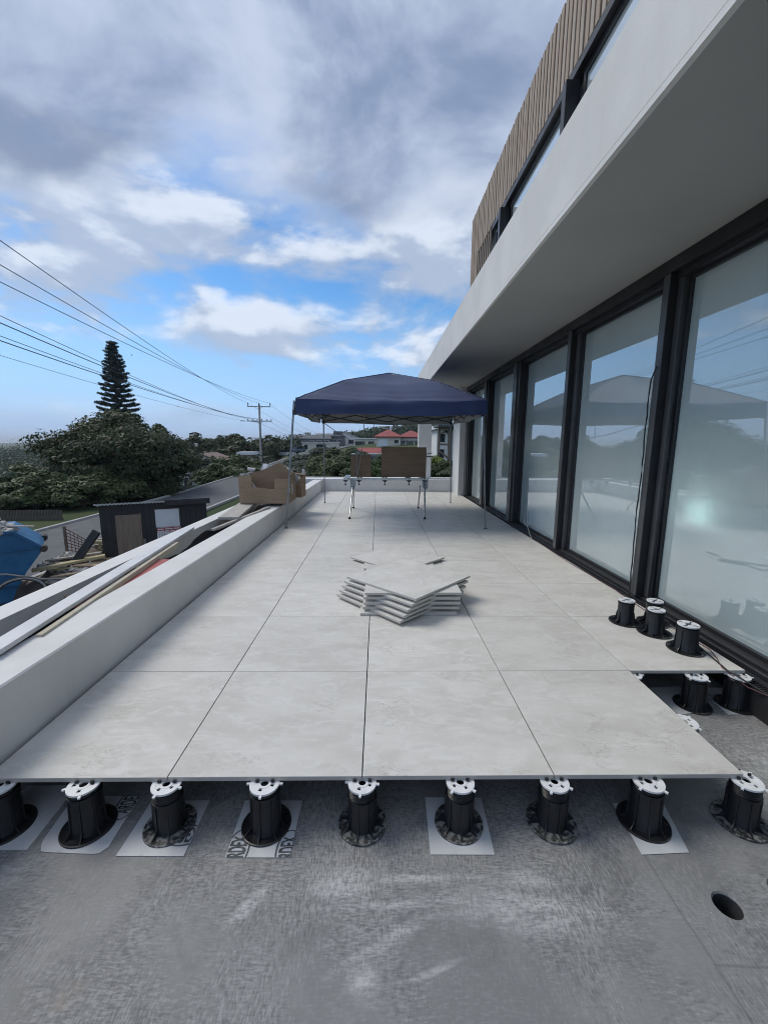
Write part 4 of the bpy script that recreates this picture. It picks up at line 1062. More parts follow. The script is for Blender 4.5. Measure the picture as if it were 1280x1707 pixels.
# ------------------------------------------------------------------ big roadside tree, Norfolk pine, hedge
tree('roadside_tree', 'broad dark evergreen tree beyond the road, left of the shed', 'tree', (-20.9, 33, -.25), (5.6, 5.0, 3.1), 230, 210, 1.05, .20, 'leaf_dark', 3, 3.2, .38, low=-.75, nl=26)
tree('roadside_tree', 'lower spreading tree joined to the left side of the big evergreen', 'tree', (-25.2, 34, -3.0), (3.2, 4.0, 2.1), 130, 150, 1.0, .20, 'leaf_dark', 8, 2.0, .3, low=-.75, nl=16)
tree('roadside_tree', 'leafy tree with loose open top at the right edge of the big evergreen', 'tree', (-20.0, 36, -.6), (2.7, 2.8, 2.7), 90, 120, .75, .20, 'leaf_mid', 14, 2.8, .24, low=-.8, nl=16)
def pine():
    base = at(186, 566, 46); z0 = GZ-2.0; top = at(184, 566, 46).z; H = top-z0
    o = thing('norfolk_pine', 'tall tapering Norfolk pine rising behind the broad evergreen', 'tree', (base.x, 46, z0))
    MB().tube([(0, 0, 0), (.05, 0, H*.5), (-.12, 0, H*.99)], .38, 10, .03).build('trunk', 'bark', o, True)
    r = np.random.default_rng(5); pts = []; nrm = []; br = MB()
    z = H*.30; k = 0
    while z < H*.985:
        f = (z-H*.30)/(H*.70); Lb = (2.55*(1-f)**.85+.30)*r.uniform(.9, 1.08)
        nb = 7 if f < .8 else 6
        for i in range(nb):
            a = 2*math.pi*(i+.5*(k % 2))/nb+r.uniform(-.15, .15); ln = Lb*r.uniform(.72, 1.1); d = np.array([math.cos(a), math.sin(a), 0])
            m = max(6, int(ln*13)); s = np.linspace(.12, 1, m)
            c = d[None, :]*(s*ln)[:, None]; c[:, 2] = z-.10*ln*s+.26*ln*s**2.4+.0
            br.tube([tuple(c[0]), tuple(c[m//2]), tuple(c[-1])], .05*(1-f)+.015, 5, .012)
            for p, ss in zip(c, s):
                q = int(13+7*(1-f)); off = r.normal(0, 1, (q, 3))*np.array([.13, .13, .07])*(1.25-.5*ss)*(1.1-.3*f); off[:, 2] = np.abs(off[:, 2])*1.6
                pts.append(p+off); nrm.append(off*6+np.array([0, 0, .4]))
        z += (.64 if f < .6 else .5)*r.uniform(.9, 1.1)*(1-.35*f); k += 1
    pts = np.concatenate(pts); nrm = np.concatenate(nrm)
    put('crown', leaves_mesh('crown', pts, nrm, .14, 'leaf_pine', 2.0, 2), o); br.build('branch', 'bark', o, True)
pine()
# hedge bushes along the far verge, built from three shapes
BUSH = []
for sd, mt, lf in ((21, 'leaf_dark', .17), (22, 'leaf_mid', .17), (23, 'leaf_grey', .15), (24, 'leaf_mid', .13)):
    p, n, P = clumps(70, 110, (1.5, 1.4, 1.15), .42, sd, -.35, .45)
    BUSH.append((leaves_mesh('foliage', p, n, lf, mt, 1.6, sd), limbs([tuple(q) for q in P], .9, .06, sd, 10).mesh('stem', 'bark', True)))
def bush(label, x, y, z, s, k, group, name='shrub', cat='shrub', rz=0.0):
    o = thing(name, label, cat, (x, y, z), rz, group); o.scale = s if isinstance(s, tuple) else (s, s, s)
    put('foliage', BUSH[k][0], o); put('stem', BUSH[k][1], o); return o
HG = 'bushes along the far road verge'
for i, (x, y, s, k, lb) in enumerate(((-27.0, 22, .95, 1, 'dark green bush at the far left behind the skip'), (-24.0, 23.5, .95, 0, 'bush behind the rubble heap of the skip'), (-21.4, 24.5, .95, 1, 'rounded bush on the verge left of the shed'),
        (-19.2, 25.5, 1.05, 3, 'lighter leafy bush touching the left corner of the shed'), (-18.2, 28, .95, 1, 'bush on the verge right behind the shed roof'), (-17.6, 31, .9, 0, 'low dark bush under the broad evergreen'),
        (-23, 27, 1.2, 1, 'tall bush below the broad evergreen tree'), (-28.5, 27, 1.0, 0, 'large dark bush under the lower spreading tree'))):
    bush(lb, x, y, GZ+.75*s-.9*(x < -23), (s*1.25, s*1.2, s), k, HG, rz=i*1.3)
fe = thing('boundary_fence', 'low dark timber fence at the foot of the verge bushes', 'fence', (0, 0, GZ))
bdm = MB().box(-.07, .07, -.012, .012, 0, .75, .003).mesh('board', 'bark')  # dark brown boards, darkened further in colour to stand for leaf shadow
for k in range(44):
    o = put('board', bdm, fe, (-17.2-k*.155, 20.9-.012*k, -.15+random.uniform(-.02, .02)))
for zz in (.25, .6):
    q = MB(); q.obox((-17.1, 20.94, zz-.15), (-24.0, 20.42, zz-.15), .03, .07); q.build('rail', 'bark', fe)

# ------------------------------------------------------------------ site shed
sh = thing('site_shed', 'black clad site shed with a brown door beyond the planter', 'shed', (-7.63, 12.78, GZ), R(27)); sh.scale = (.833, 1, 1)
SW, SD, SH = 1.80, 1.3, 2.42
MB().prism([(-SD, -.1), (SD, -.1), (SD, SH-.64), (-SD, SH-.05)], 0, -SW, SW).build('wall_core', 'black_paint_wall', sh)
bdw = MB().box(-.085, .085, -.012, 0, 0, SH-.08, .003).mesh('cladding_board', 'black_paint_wall')
k = 0; x = -SW+.09
while x < SW-.05:
    if not (-1.36 < x < -.52): put('cladding_board', bdw, sh, (x, -SD-.0005, 0))
    else: put('cladding_board', MB().box(-.085, .085, -.012, 0, 2.06, SH-.08, .003).mesh('cladding_board', 'black_paint_wall') if k == 0 else bpy.data.meshes['cladding_board.top'], sh, (x, -SD-.0005, 0)); 
    if (-1.36 < x < -.52) and k == 0:
        k = 1; col.objects[-1].data.name = 'cladding_board.top'
    x += .178
rf = MB(); n = 60
rf.grid(lambda u, v: (-SW-.12+u*(2*SW+.24), -SD-.14+v*(2*SD+.26), SH+.012*math.sin(u*n*2.0)-.62*v), 180, 1)
rf.grid(lambda u, v: (-SW-.12+u*(2*SW+.24), -SD-.14+v*(2*SD+.26), SH-.012+.012*math.sin(u*n*2.0)-.62*v), 180, 1)
rf.grid(lambda u, v: (-SW-.12+u*(SW+.45), -SD-.142, SH-.045+v*.05+.012*math.sin(u*n*2.0)), 120, 1); rf.build('roof_sheet', 'roof_iron', sh)
MB().box(.35, SW+.13, -SD-.165, -SD-.142, SH-.15, SH+.03, .003).build('fascia_board', 'bitumen', sh)
dr = MB().box(-1.33, -.55, -SD-.03, -SD-.002, .05, 2.03, .003).build('door', 'ply_brown', sh)
MB().box(-.545, -.505, -SD-.028, -SD-.002, .05, 2.06, .002).build('door_jamb', 'timber_old', sh)
q = MB(); q.box(-.49, -.40, -SD-.045, -SD-.0128, .98, 1.22, .004); q.box(-.62, -.42, -SD-.052, -SD-.046, .95, .98); q.lathe([(.025, .86), (.03, .90), (.02, .94)], 10, (-.45, -SD-.045)); q.build('latch', 'steel_leg', dr)
MB().box(-.74, -.63, -SD-.034, -SD-.031, .70, .86).build('notice', 'paper_white', dr)
sg = thing('site_sign', 'large pale site board with a red header strip on the shed wall', 'sign', (-7.63, 12.78, GZ), R(27)); sg.scale = (.833, 1, 1)
MB().box(-.03, .80, -SD-.03, -SD-.013, 1.56, 2.14, .003).build('upper_board', 'sign_white', sg)
MB().box(.0, .77, -SD-.0325, -SD-.0305, 1.59, 2.11).build('blue_panel', 'sign_blue', sg)
MB().box(-.01, .82, -SD-.03, -SD-.013, .55, 1.55, .003).build('lower_board', 'sign_white', sg)
rd = MB(); rd.box(-.01, .81, -SD-.0325, -SD-.0305, 1.39, 1.54); rd.build('red_header', 'sign_red', sg)
mk = MB()
for a, b, c, d in ((.0, .24, 1.395, 1.44), (.26, .40, 1.40, 1.44), (.45, .62, 1.40, 1.44), (.66, .80, 1.40, 1.44)): mk.box(a, b, -SD-.0345, -SD-.0327, c, d)
for a, b in ((.03, .22), (.27, .55), (.58, .78)): mk.box(a, b, -SD-.0345, -SD-.0327, 1.475, 1.51)
mk.build('white_strips', 'paper_white', sg)
tx = MB()
for r_ in range(9):
    zc = 1.31-.075*r_
    tx.box(.06, .09, -SD-.0325, -SD-.0305, zc-.012, zc+.012)
    x = .13
    rr = random.Random(r_)
    while x < .72:
        w = rr.uniform(.02, .07); tx.box(x, min(.75, x+w), -SD-.0325, -SD-.0305, zc-.006, zc+.006); x += w+.018
tx.build('small_print', 'ink_grey', sg)
mb = MB(); mb.obox((-8.35, 10.72, GZ+1.62), (-9.25, 10.15, GZ+.08), .22, .10, (0, 1, 0), .01); tag(mb.build('prop_beam', 'black_paint_wall'), 'dark beam propped slantwise against the left corner of the shed', 'beam')

# ------------------------------------------------------------------ skip with rubble
SKX, SKY, SKA = -10.36, 8.5, R(38)
def skp(lx, ly, lz): return (SKX+lx*math.cos(SKA)-ly*math.sin(SKA), SKY+lx*math.sin(SKA)+ly*math.cos(SKA), GZ+lz)
sk = thing('skip_bin', 'blue steel skip with sloping ends, piled with rubble', 'skip', (SKX, SKY, GZ), SKA)
prof = [(-1.3, .05), (.92, .05), (1.04, .36), (1.28, .80), (1.62, 1.28), (1.70, 1.40), (1.62, 1.50), (1.20, 1.88), (1.10, 1.95), (-1.6, 1.95), (-1.9, 1.1)]
MB().prism(prof, 1, -.01, 1.75).build('tub', 'skip_blue', sk)
fr = MB()
for a, b in (((-1.6, 1.92), (1.10, 1.92)), ((1.12, 1.92), (1.68, 1.42)), ((-1.4, .52), (1.12, .52))):
    fr.obox((a[0], -.035, a[1]), (b[0], -.035, b[1]), .05, .07)
fr.obox((-.1, -.03, .08), (-.25, -.03, 1.90), .05, .09); fr.obox((.02, -.03, 1.38), (1.45, -.03, 1.45), .04, .035)
fr.build('rim_and_ribs', 'skip_blue', sk)
MB().tube([(1.70, -.12, 1.40), (1.70, .12, 1.40)], .085, 12).build('lifting_lug', 'skip_rust', sk, True)
MB().tube([(1.70, 1.5, 1.40), (1.70, 1.85, 1.40)], .085, 12).build('lifting_lug', 'skip_rust', sk, True)
MB().tube([(.22, -.12, .45), (.22, -.02, .45)], .09, 12).build('trunnion', 'skip_blue', sk, True)
def chunks(name, label, cat, cx, cy, z0, rx, ry, h, n, mat, seed, size, kind='stuff'):
    r = random.Random(seed); mb = MB()
    for _ in range(n):
        a = r.uniform(0, 6.28); q = r.random()**.6; x, y = cx+rx*q*math.cos(a), cy+ry*q*math.sin(a); z = z0+h*(1-q)*r.uniform(.5, 1.0)
        s = size*r.uniform(.4, 1.5); d = [Vector((r.uniform(-1, 1), r.uniform(-1, 1), r.uniform(-.8, .8))).normalized()*s*r.uniform(.7, 1.2) for _ in range(9)]
        bm = bmesh.new(); [bm.verts.new(v) for v in d]
        res = bmesh.ops.convex_hull(bm, input=bm.verts); bm.verts.ensure_lookup_table()
        keep = [v for v in bm.verts if v.link_faces]; ix = {v: i for i, v in enumerate(keep)}
        mb.add([(x+v.co.x, y+v.co.y, z+v.co.z) for v in keep], [tuple(ix[v] for v in f.verts) for f in bm.faces]); bm.free()
    o = mb.build(name, mat); return tag(o, label, cat, kind=kind)
MX, MY, MR, MHT = -9.1, 11.1, 1.75, .85
def mh(x, y):
    q = math.hypot(x-MX, y-MY)/MR
    return 0 if q >= 1 else MHT*(.5+.5*math.cos(math.pi*q))*(1+.18*math.sin(x*5.1)*math.sin(y*4.3))
mb = MB(); mb.grid(lambda u, v: (MX+(u-.5)*2*MR, MY+(v-.5)*2*MR, GZ+.03+mh(MX+(u-.5)*2*MR, MY+(v-.5)*2*MR)+.03*math.sin(u*37)*math.sin(v*31)), 40, 40)
tag(mb.build('dirt_heap', 'dirt', None, True), 'low heap of brown dirt between the skip and the shed', 'heap')
c0 = skp(.15, .55, 1.93); c1 = skp(.80, .36, 1.93)
chunks('rubble', 'pale rubble and plaster lumps at the right end of the skip', 'rubble', c1[0], c1[1], c1[2], .42, .36, .34, 70, 'rubble_pale', 24, .10)
chunks('rubble', 'pale broken rubble heaped in the blue skip', 'rubble', c0[0], c0[1], c0[2], .95, .7, .50, 200, 'rubble_pale', 4, .13)
chunks('rubble', 'heap of pale stones on the ground right of the skip', 'rubble', -9.35, 10.75, GZ+.55, .75, .6, .42, 150, 'rubble_pale', 5, .10)
chunks('debris', 'scattered building debris on the bare site ground', 'debris', -7.9, 9.0, GZ+.02, 2.3, 2.2, .10, 300, 'rubble_pale', 6, .06)
for k, (a, b, m_, lb) in enumerate(((skp(.4, .3, 2.12), skp(1.55, .25, 1.98), 'timber_grey', 'pale lath sticking out of the skip over its right end'), (skp(-.9, .3, 2.2), skp(.35, .2, 2.25), 'timber_grey', 'pale board lying on top of the skip rubble'))):
    q = MB(); q.obox(a, b, .10, .03); tag(q.build('loose_board', m_), lb, 'board')
q = MB(); q.obox((-9.6, 9.75, GZ+.70), (-8.2, 10.75, GZ+.86), .22, .07); tag(q.build('loose_board', 'timber_yellow'), 'yellow timber plank lying from the skip towards the prop beam', 'board')
for k, (a, b, w, m_, lb) in enumerate((((-9.0, 9.6, GZ+.55), (-7.6, 10.4, GZ+.62), .16, 'timber_old', 'dark old plank on the debris in front of the prop beam'), ((-8.3, 8.5, GZ+.16), (-7.0, 8.7, GZ+.20), .12, 'timber_grey', 'pale short plank on the debris near the planter'), ((-9.3, 10.1, GZ+.62), (-8.0, 10.2, GZ+.74), .10, 'timber_yellow', 'yellow lath crossing the dark old plank'), ((-9.7, 10.4, GZ+.80), (-8.4, 10.9, GZ+.92), .14, 'timber_grey', 'pale plank on the stone heap beside the stake'))):
    q = MB(); q.obox(a, b, w, .04); tag(q.build('loose_board', m_), lb, 'board')
chunks('rubble', 'mixed rubble heap in front of the timber pile', 'rubble', -8.5, 10.3, GZ+.30, 1.0, .7, .50, 190, 'rubble_pale', 15, .095)
# timber pile left of the shed: every piece its own
TP = 'sawn timber pieces piled beside the shed'
rr = random.Random(2)
for k in range(9):
    lv, i = divmod(k, 3); y0 = 11.5+.28*i; z = GZ+.80+.15*lv
    if lv % 2 == 0: a, b = (-9.05, y0, z), (-8.45, y0+rr.uniform(-.1, .1), z)
    else: a, b = (-9.0+.22*i, 11.4, z), (-8.95+.22*i, 12.2, z)
    q = MB(); q.obox(a, b, .12, .10, c=.005); tag(q.build('timber_block', 'timber_grey' if k % 2 else 'timber_yellow'), ['lowest', 'middle', 'uppermost'][lv]+' layer timber block of the pile beside the shed, '+['nearest one', 'second one', 'farthest one'][i], 'timber', TP)
q = MB(); q.box(-.6, .6, -.5, .5, .0, .12, .01); tag(q.build('dark_pallet', 'timber_old', None, False, (-8.15, 10.6, GZ+.62)), 'dark reddish pallet lying in front of the timber pile', 'pallet')
q = MB(); q.obox((0, 0, -.1), (0, 0, 1.15), .06, .06); o = tag(q.build('marker_stake', 'pole_timber', None, False, (-9.75, 11.3, GZ+.5)), 'dark upright stake holding the red safety mesh', 'stake')
nt = MB(); a, b = Vector((-9.72, 11.32, GZ+.5)), Vector((-9.6, 13.0, GZ+.05)); c = Vector((-10.5, 11.6, GZ))
def net(p0, p1, h0, h1):
    for i in range(13):
        u = i/12; p = p0.lerp(p1, u); h = h0+(h1-h0)*u; nt.obox(p+Vector((0, 0, .03)), p+Vector((0, 0, h)), .022, .004, (1, 0, 0))
    for j in range(10):
        v = j/9; nt.obox(p0+Vector((0, 0, .04+(h0-.06)*v)), p1+Vector((0, 0, .04+(h1-.06)*v)), .004, .022, (0, 0, 1))
net(a, b, 1.08, .35)
tag(nt.build('safety_mesh', 'mesh_red'), 'sagging red safety mesh tied to the dark stake', 'mesh')
pc = thing('pipe_coil', 'coil of black flexible pipe lying against the foot of the skip', 'pipe', (-8.75, 8.35, GZ+.12), R(40))
for k in range(6):
    rr_ = .50-.02*(k % 3); pts = [(rr_*math.cos(t_)*1.0, -.05+rr_*.45*math.sin(t_)+.04*k, .40+rr_*.72*math.sin(t_)) for t_ in [i*2*math.pi/28 for i in range(29)]]
    MB().tube(pts, .028, 7).build('pipe_turn', 'pipe_black' if k else 'steel_leg', pc, True)
cord('site_hose', [skp(-2.4, -.3, .40), skp(-1.0, -.10, .70), skp(.05, -.08, .98), skp(.9, -.12, .85), skp(1.6, -.2, .60), skp(2.3, -.3, .50)], .022, 'rope_grey', 'pale hose draped across the side of the blue skip', 'hose')
q = MB(); q.box(-.35, .35, -.25, .25, 0, .62, .02); q.box(-.37, .37, -.27, .27, .56, .60, .005)
tag(q.build('white_crate', 'sign_white', None, False, (-8.05, 5.75, GZ+.62)), 'light grey crate at the left picture edge below the skip', 'crate')
q = MB(); q.box(-.45, .45, -.35, .35, 0, .60, .01); q.box(-.47, .47, -.37, -.352, .1, .18); q.box(-.47, .47, -.37, -.352, .4, .48)
tag(q.build('timber_crate', 'timber_old', None, False, (-8.05, 5.75, GZ+.012)), 'old timber crate carrying the light grey crate at the left picture edge', 'crate')

# ------------------------------------------------------------------ utility poles and wires
def pole(name, label, x, y, zb, zt, arm_z, mat, rz=0.0, lamp=False, s=1.0, group='utility poles along the road'):
    o = thing(name, label, 'pole', (x, y, zb), rz, group); H = zt-zb
    MB().tube([(0, 0, -.3), (0, 0, H*.5), (0, 0, H)], .22*s, 10, .12*s).build('post', mat, o, True)
    for k, (az, hw) in enumerate(arm_z):
        a = az-zb; q = MB(); q.box(-hw, hw, -.20, -.08, a-.06, a+.06, .005); q.obox((-.5, -.14, a), (0, -.12, a-.45), .05, .03); q.obox((.5, -.14, a), (0, -.12, a-.45), .05, .03)
        ar = q.build('cross_arm', 'concrete_pole', o)
        for i in range(3 if k == 0 else 6):
            xx = (-hw+.08+i*(2*hw-.16)/2) if k == 0 else (-hw+.1+i*(2*hw-.2)/5); hh = .42 if k == 0 else .20
            MB().lathe([(.03, a+.06), (.05, a+.06+hh*.5), (.075, a+.06+hh*.6), (.05, a+.06+hh)], 8, (xx, -.14)).build('insulator', 'insulator', ar, True)
    if lamp:
        a = arm_z[1][0]-zb; q = MB(); q.tube([(-.1, 0, a-.15), (-1.2, 0, a-.02), (-2.1, 0, a)], .035, 8); q.box(-2.6, -2.0, -.1, .1, a-.05, a+.06, .02); q.build('street_light_arm', 'concrete_pole', o)
        q = MB(); q.tube([(.2, -.15, 1.6), (.22, -.18, 3.0), (.15, -.15, 5.2)], .05, 6); q.lathe([(.16, 2.55), (.16, 2.62)], 12, (.0, -.25)); q.build('service_cable', 'wire', o)
    return o
PY = 56
pb = at(437, 790, PY); ptop = at(434, 674, PY)
AZ1, AZ2 = at(434, 678, PY).z, at(434, 702, PY).z
pole('utility_pole', 'concrete utility pole with two cross arms rising behind the cartons', pb.x, PY, GZ, ptop.z, ((AZ1, 1.55), (AZ2, 1.65)), 'concrete_pole', R(4), True)
p2a = at(538, 726, 118); p2b = at(570, 723, 150)
pole('utility_pole', 'thin distant pole left of the white gabled house', p2a.x, 118, gz(p2a.x, 118), p2a.z+.3, ((p2a.z-.1, 1.6), (p2a.z-1.6, 1.4)), 'pole_timber', 0, False, .9)
pole('utility_pole', 'faint farthest pole in front of the wooded hill', p2b.x, 150, gz(p2b.x, 150), p2b.z+.3, ((p2b.z-.1, 1.6), (p2b.z-1.6, 1.4)), 'pole_timber', 0, False, .9)
def wire(a, b, sag, r, label):
    a, b = Vector(a), Vector(b); n = 40; pts = [a.lerp(b, i/n)-Vector((0, 0, sag*4*(i/n)*(1-i/n))) for i in range(n+1)]
    tag(MB().tube(pts, r, 5).build('overhead_wire', 'wire', None, True), label, 'wire', 'overhead wires beside the road')
def ext(u, v, a, yq=9.0):
    """point on a wire seen at the left picture edge, carried on to the near pole"""
    q = at(u, v, yq); return q
W_ = [(-1.47, AZ1+.45, (0, 386), 'overhead wire, uppermost of all, from the top arm', .016), (0.0, AZ1+.45, (0, 427), 'overhead wire second from the top, from the top arm', .016), (1.47, AZ1+.45, (0, 456), 'overhead wire third from the top, from the top arm', .016),
      (-1.55, AZ2+.25, (0, 512), 'overhead wire fourth from the top', .013), (-.93, AZ2+.25, (0, 524), 'overhead wire fifth from the top, a thicker line', .020), (-.31, AZ2+.25, (0, 546), 'overhead wire third from the bottom', .013), (.31, AZ2+.25, (0, 554), 'overhead wire second from the bottom, a thicker line', .020), (.93, AZ2-.25, (0, 579), 'lowest overhead wire, thin and grey', .009)]
ENDS = []
for dx, z, (u, v), lb, r in W_:
    far_ = Vector((pb.x+dx, PY-.1, z)); q = at(u, v, 11.5+.25*dx)
    end = far_+(q-far_)*1.14
    wire(far_, end, .55, r*.8, lb); ENDS.append(end)
NXY = sum(ENDS, Vector())/len(ENDS); zu = sum(e.z for e in ENDS[:3])/3; zl = sum(e.z for e in ENDS[3:])/5
pole('utility_pole', 'nearest concrete utility pole, just beyond the left picture edge', NXY.x, NXY.y, GZ, zu+.25, ((zu-.3, 1.5), (zl-.2, 1.6)), 'concrete_pole', R(8))
for i, (dx, z) in enumerate(((-1.4, AZ1+.4), (1.4, AZ1+.4), (-.9, AZ2+.2), (.9, AZ2+.2))):
    wire((pb.x+dx, PY, z), (p2a.x+dx*.9, 118, p2a.z+(.1 if i < 2 else -1.4)), 1.0, .014, ['upper left', 'upper right', 'lower left', 'lower right'][i]+' wire running on from the near pole to the distant poles')

# ------------------------------------------------------------------ background houses
def window(o, x, z, w, h, yf, face='y', mat='window_dark', frame='wall_white', bars=0):
    """glazed opening with a proud frame on the camera side (face y) or the left side (face x)"""
    q = MB(); t = .06
    def bx_(m, a, b, c, d, e, f):
        if face == 'y': m.box(a, b, c, d, e, f)
        else: m.box(c, d, a, b, e, f)
    bx_(q, x-w/2-t, x+w/2+t, yf-.06, yf-.002, z-t, z-.001); bx_(q, x-w/2-t, x+w/2+t, yf-.06, yf-.002, z+h+.001, z+h+t)
    bx_(q, x-w/2-t, x-w/2-.001, yf-.06, yf-.002, z, z+h); bx_(q, x+w/2+.001, x+w/2+t, yf-.06, yf-.002, z, z+h)
    for k in range(bars): bx_(q, x-w/2+(k+1)*w/(bars+1)-.03, x-w/2+(k+1)*w/(bars+1)+.03, yf-.05, yf-.002, z, z+h)
    f = q.build('window', frame, o); p = MB(); bx_(p, x-w/2, x+w/2, yf-.03, yf-.004, z, z+h); p.build('pane', mat, f)
def gable(o, w, d, z0, rise, ov, mat, axis='x', y0=0, name='roof', x0=0, th=.15):
    q = MB()
    if axis == 'x':   # ridge along x
        pr = [(y0-ov, z0-rise*ov/(d/2)), (y0+d/2, z0+rise), (y0+d+ov, z0-rise*ov/(d/2)), (y0+d+ov, z0-rise*ov/(d/2)+th), (y0+d/2, z0+rise+th), (y0-ov, z0-rise*ov/(d/2)+th)]
        q.prism(pr, 0, x0-w/2-ov, x0+w/2+ov)
    else:
        pr = [(x0-w/2-ov, z0-rise*ov/(w/2)), (x0, z0+rise), (x0+w/2+ov, z0-rise*ov/(w/2)), (x0+w/2+ov, z0-rise*ov/(w/2)+th), (x0, z0+rise+th), (x0-w/2-ov, z0-rise*ov/(w/2)+th)]
        q.prism(pr, 1, y0-ov, y0+d+ov)
    return q.build(name, mat, o)
def gwall(o, w, d, z0, z1, rise, mat, axis='x', y0=0, x0=0):
    q = MB()
    if axis == 'x': q.prism([(y0, z0), (y0+d, z0), (y0+d, z1), (y0+d/2, z1+rise), (y0, z1)], 0, x0-w/2, x0+w/2)
    else: q.prism([(x0-w/2, z0), (x0+w/2, z0), (x0+w/2, z1), (x0, z1+rise), (x0-w/2, z1)], 1, y0, y0+d)
    return q.build('wall', mat, o)
def hip(o, x0, x1, y0, y1, z, rise, ov, mat, name='roof'):
    cx, cy = (x0+x1)/2, (y0+y1)/2; w = (x1-x0)/2+ov; d = (y1-y0)/2+ov; rl = max(.1, w-d) ; q = MB()
    q.add([(cx-w, cy-d, z), (cx+w, cy-d, z), (cx+w, cy+d, z), (cx-w, cy+d, z), (cx-w, cy-d, z+.15), (cx+w, cy-d, z+.15), (cx+w, cy+d, z+.15), (cx-w, cy+d, z+.15), (cx-rl, cy, z+rise), (cx+rl, cy, z+rise)],
          [(3, 2, 1, 0), (0, 1, 5, 4), (1, 2, 6, 5), (2, 3, 7, 6), (3, 0, 4, 7), (4, 5, 9, 8), (5, 6, 9), (6, 7, 8, 9), (7, 4, 8)])
    return q.build(name, mat, o)
# white two-storey house beside the road
a = at(300, 820, 58); b = at(374, 760, 58)
h1 = thing('distant_house', 'white two storey house with brown gabled roof half hidden by the evergreen', 'house', ((a.x+b.x)/2, 58, -5.85), R(6))
gwall(h1, 6.2, 8, -.5, 4.4, 1.2, 'wall_white', 'y'); gable(h1, 6.2, 8, 4.4, 1.2, .4, 'roof_brown', 'y')
MB().box(-3.4, 2.9, -2.2, -.002, -.5, 2.35).build('porch', 'wall_white', h1); MB().box(-3.7, 3.1, -2.6, -.003, 2.36, 3.0).build('porch_roof', 'roof_dark', h1); MB().box(-3.75, 3.15, -2.66, -2.602, 2.36, 2.66).build('gutter', 'wall_white', h1)
window(h1, 1.1, 3.35, .9, .9, -.0); window(h1, -1.2, .2, 1.0, 1.9, -2.2); window(h1, .3, .2, .7, 1.9, -2.2); window(h1, -1.6, 3.35, 1.0, .9, 0.0)
MB().box(3.15, 5.5, 8.5, 13, .0, 5.3).build('rear_wing', 'roof_brown', h1); MB().box(3.0, 5.8, 8.4, 13, 5.31, 5.75).build('rear_roof', 'roof_white', h1)
# grey long houses at the bend
c_ = at(520, 755, 112)
h2 = thing('distant_house', 'long dark grey house with low pitched roofs at the bend of the road', 'house', (c_.x, 112, gz(c_.x, 112)-.2))
gwall(h2, 10, 7, -1, 3.5, 1.0, 'wall_grey', 'x'); gable(h2, 10, 7, 3.5, 1.0, .4, 'roof_dark', 'x')
MB().box(5.1, 8.5, 1, 7, -1, 4.2).build('side_wing', 'wall_grey', h2); MB().box(5.05, 8.8, .5, 7.5, 4.21, 4.5).build('wing_roof', 'roof_grey', h2)
MB().box(5.6, 8.0, 2.5, 6, 4.51, 5.6).build('roof_room', 'wall_grey', h2)
for x in (-4.0, -2.0, 0, 2.0, 4.0): window(h2, x, 1.9, 1.2, 1.1, 0.0)
for x in (6.0, 7.6): window(h2, x, 2.2, 1.1, 1.2, 1.0, bars=1)
c_ = at(533, 762, 104)
h2b = thing('distant_house', 'low white garage building in front of the long grey house', 'house', (c_.x, 104, gz(c_.x, 104)-.3))
MB().box(-4.4, 4.4, 0, 6, -1, 2.1).build('wall', 'wall_cream', h2b); MB().box(-4.6, 4.6, -.3, 6.2, 2.11, 2.3).build('roof', 'roof_white', h2b); window(h2b, -3.4, .5, .9, 1.1, 0.0); window(h2b, 0.4, 0, 2.4, 1.7, 0.0)
c_ = at(574, 750, 122)
h3 = thing('distant_house', 'white house with its gable end facing the terrace, beyond the bend', 'house', (c_.x, 122, gz(c_.x, 122)))
gwall(h3, 9.5, 9, -1.5, 2.6, 2.0, 'wall_white', 'y'); gable(h3, 9.5, 9, 2.6, 2.0, .5, 'roof_grey', 'y'); window(h3, -2, 1.2, 1.5, 1.1, 0.0); window(h3, 2, 1.2, 1.5, 1.1, 0.0)
c_ = at(550, 746, 124)
h3b = thing('distant_house', 'dark house with white framed windows between the grey house and the gable', 'house', (c_.x, 124, gz(c_.x, 124)))
MB().box(-4.2, 4.2, 0, 7, -2, 3.0).build('wall', 'wall_grey', h3b); gable(h3b, 8.4, 7, 3.0, 1.6, .4, 'roof_grey', 'x')
for x in (-2.6, 0, 2.6): window(h3b, x, .2, 1.5, 2.0, 0.0, mat='sign_blue')
c_ = at(615, 744, 112)
h6 = thing('distant_house', 'flat roofed white house with glass balcony left of the red roofs', 'house', (c_.x, 112, gz(c_.x, 112)))
MB().box(-4.0, 3.0, 0, 8, -2, 1.5).build('wall', 'wall_cream', h6); MB().box(-4.3, 3.3, -.5, 8.3, 1.51, 1.8).build('roof', 'roof_white', h6); MB().box(3.01, 6.0, -1.0, 5, -2, 1.0).build('side_room', 'wall_grey', h6); window(h6, -2.4, -.3, 2.6, 1.2, 0.0); window(h6, .6, -.3, 1.6, 1.2, 0.0)
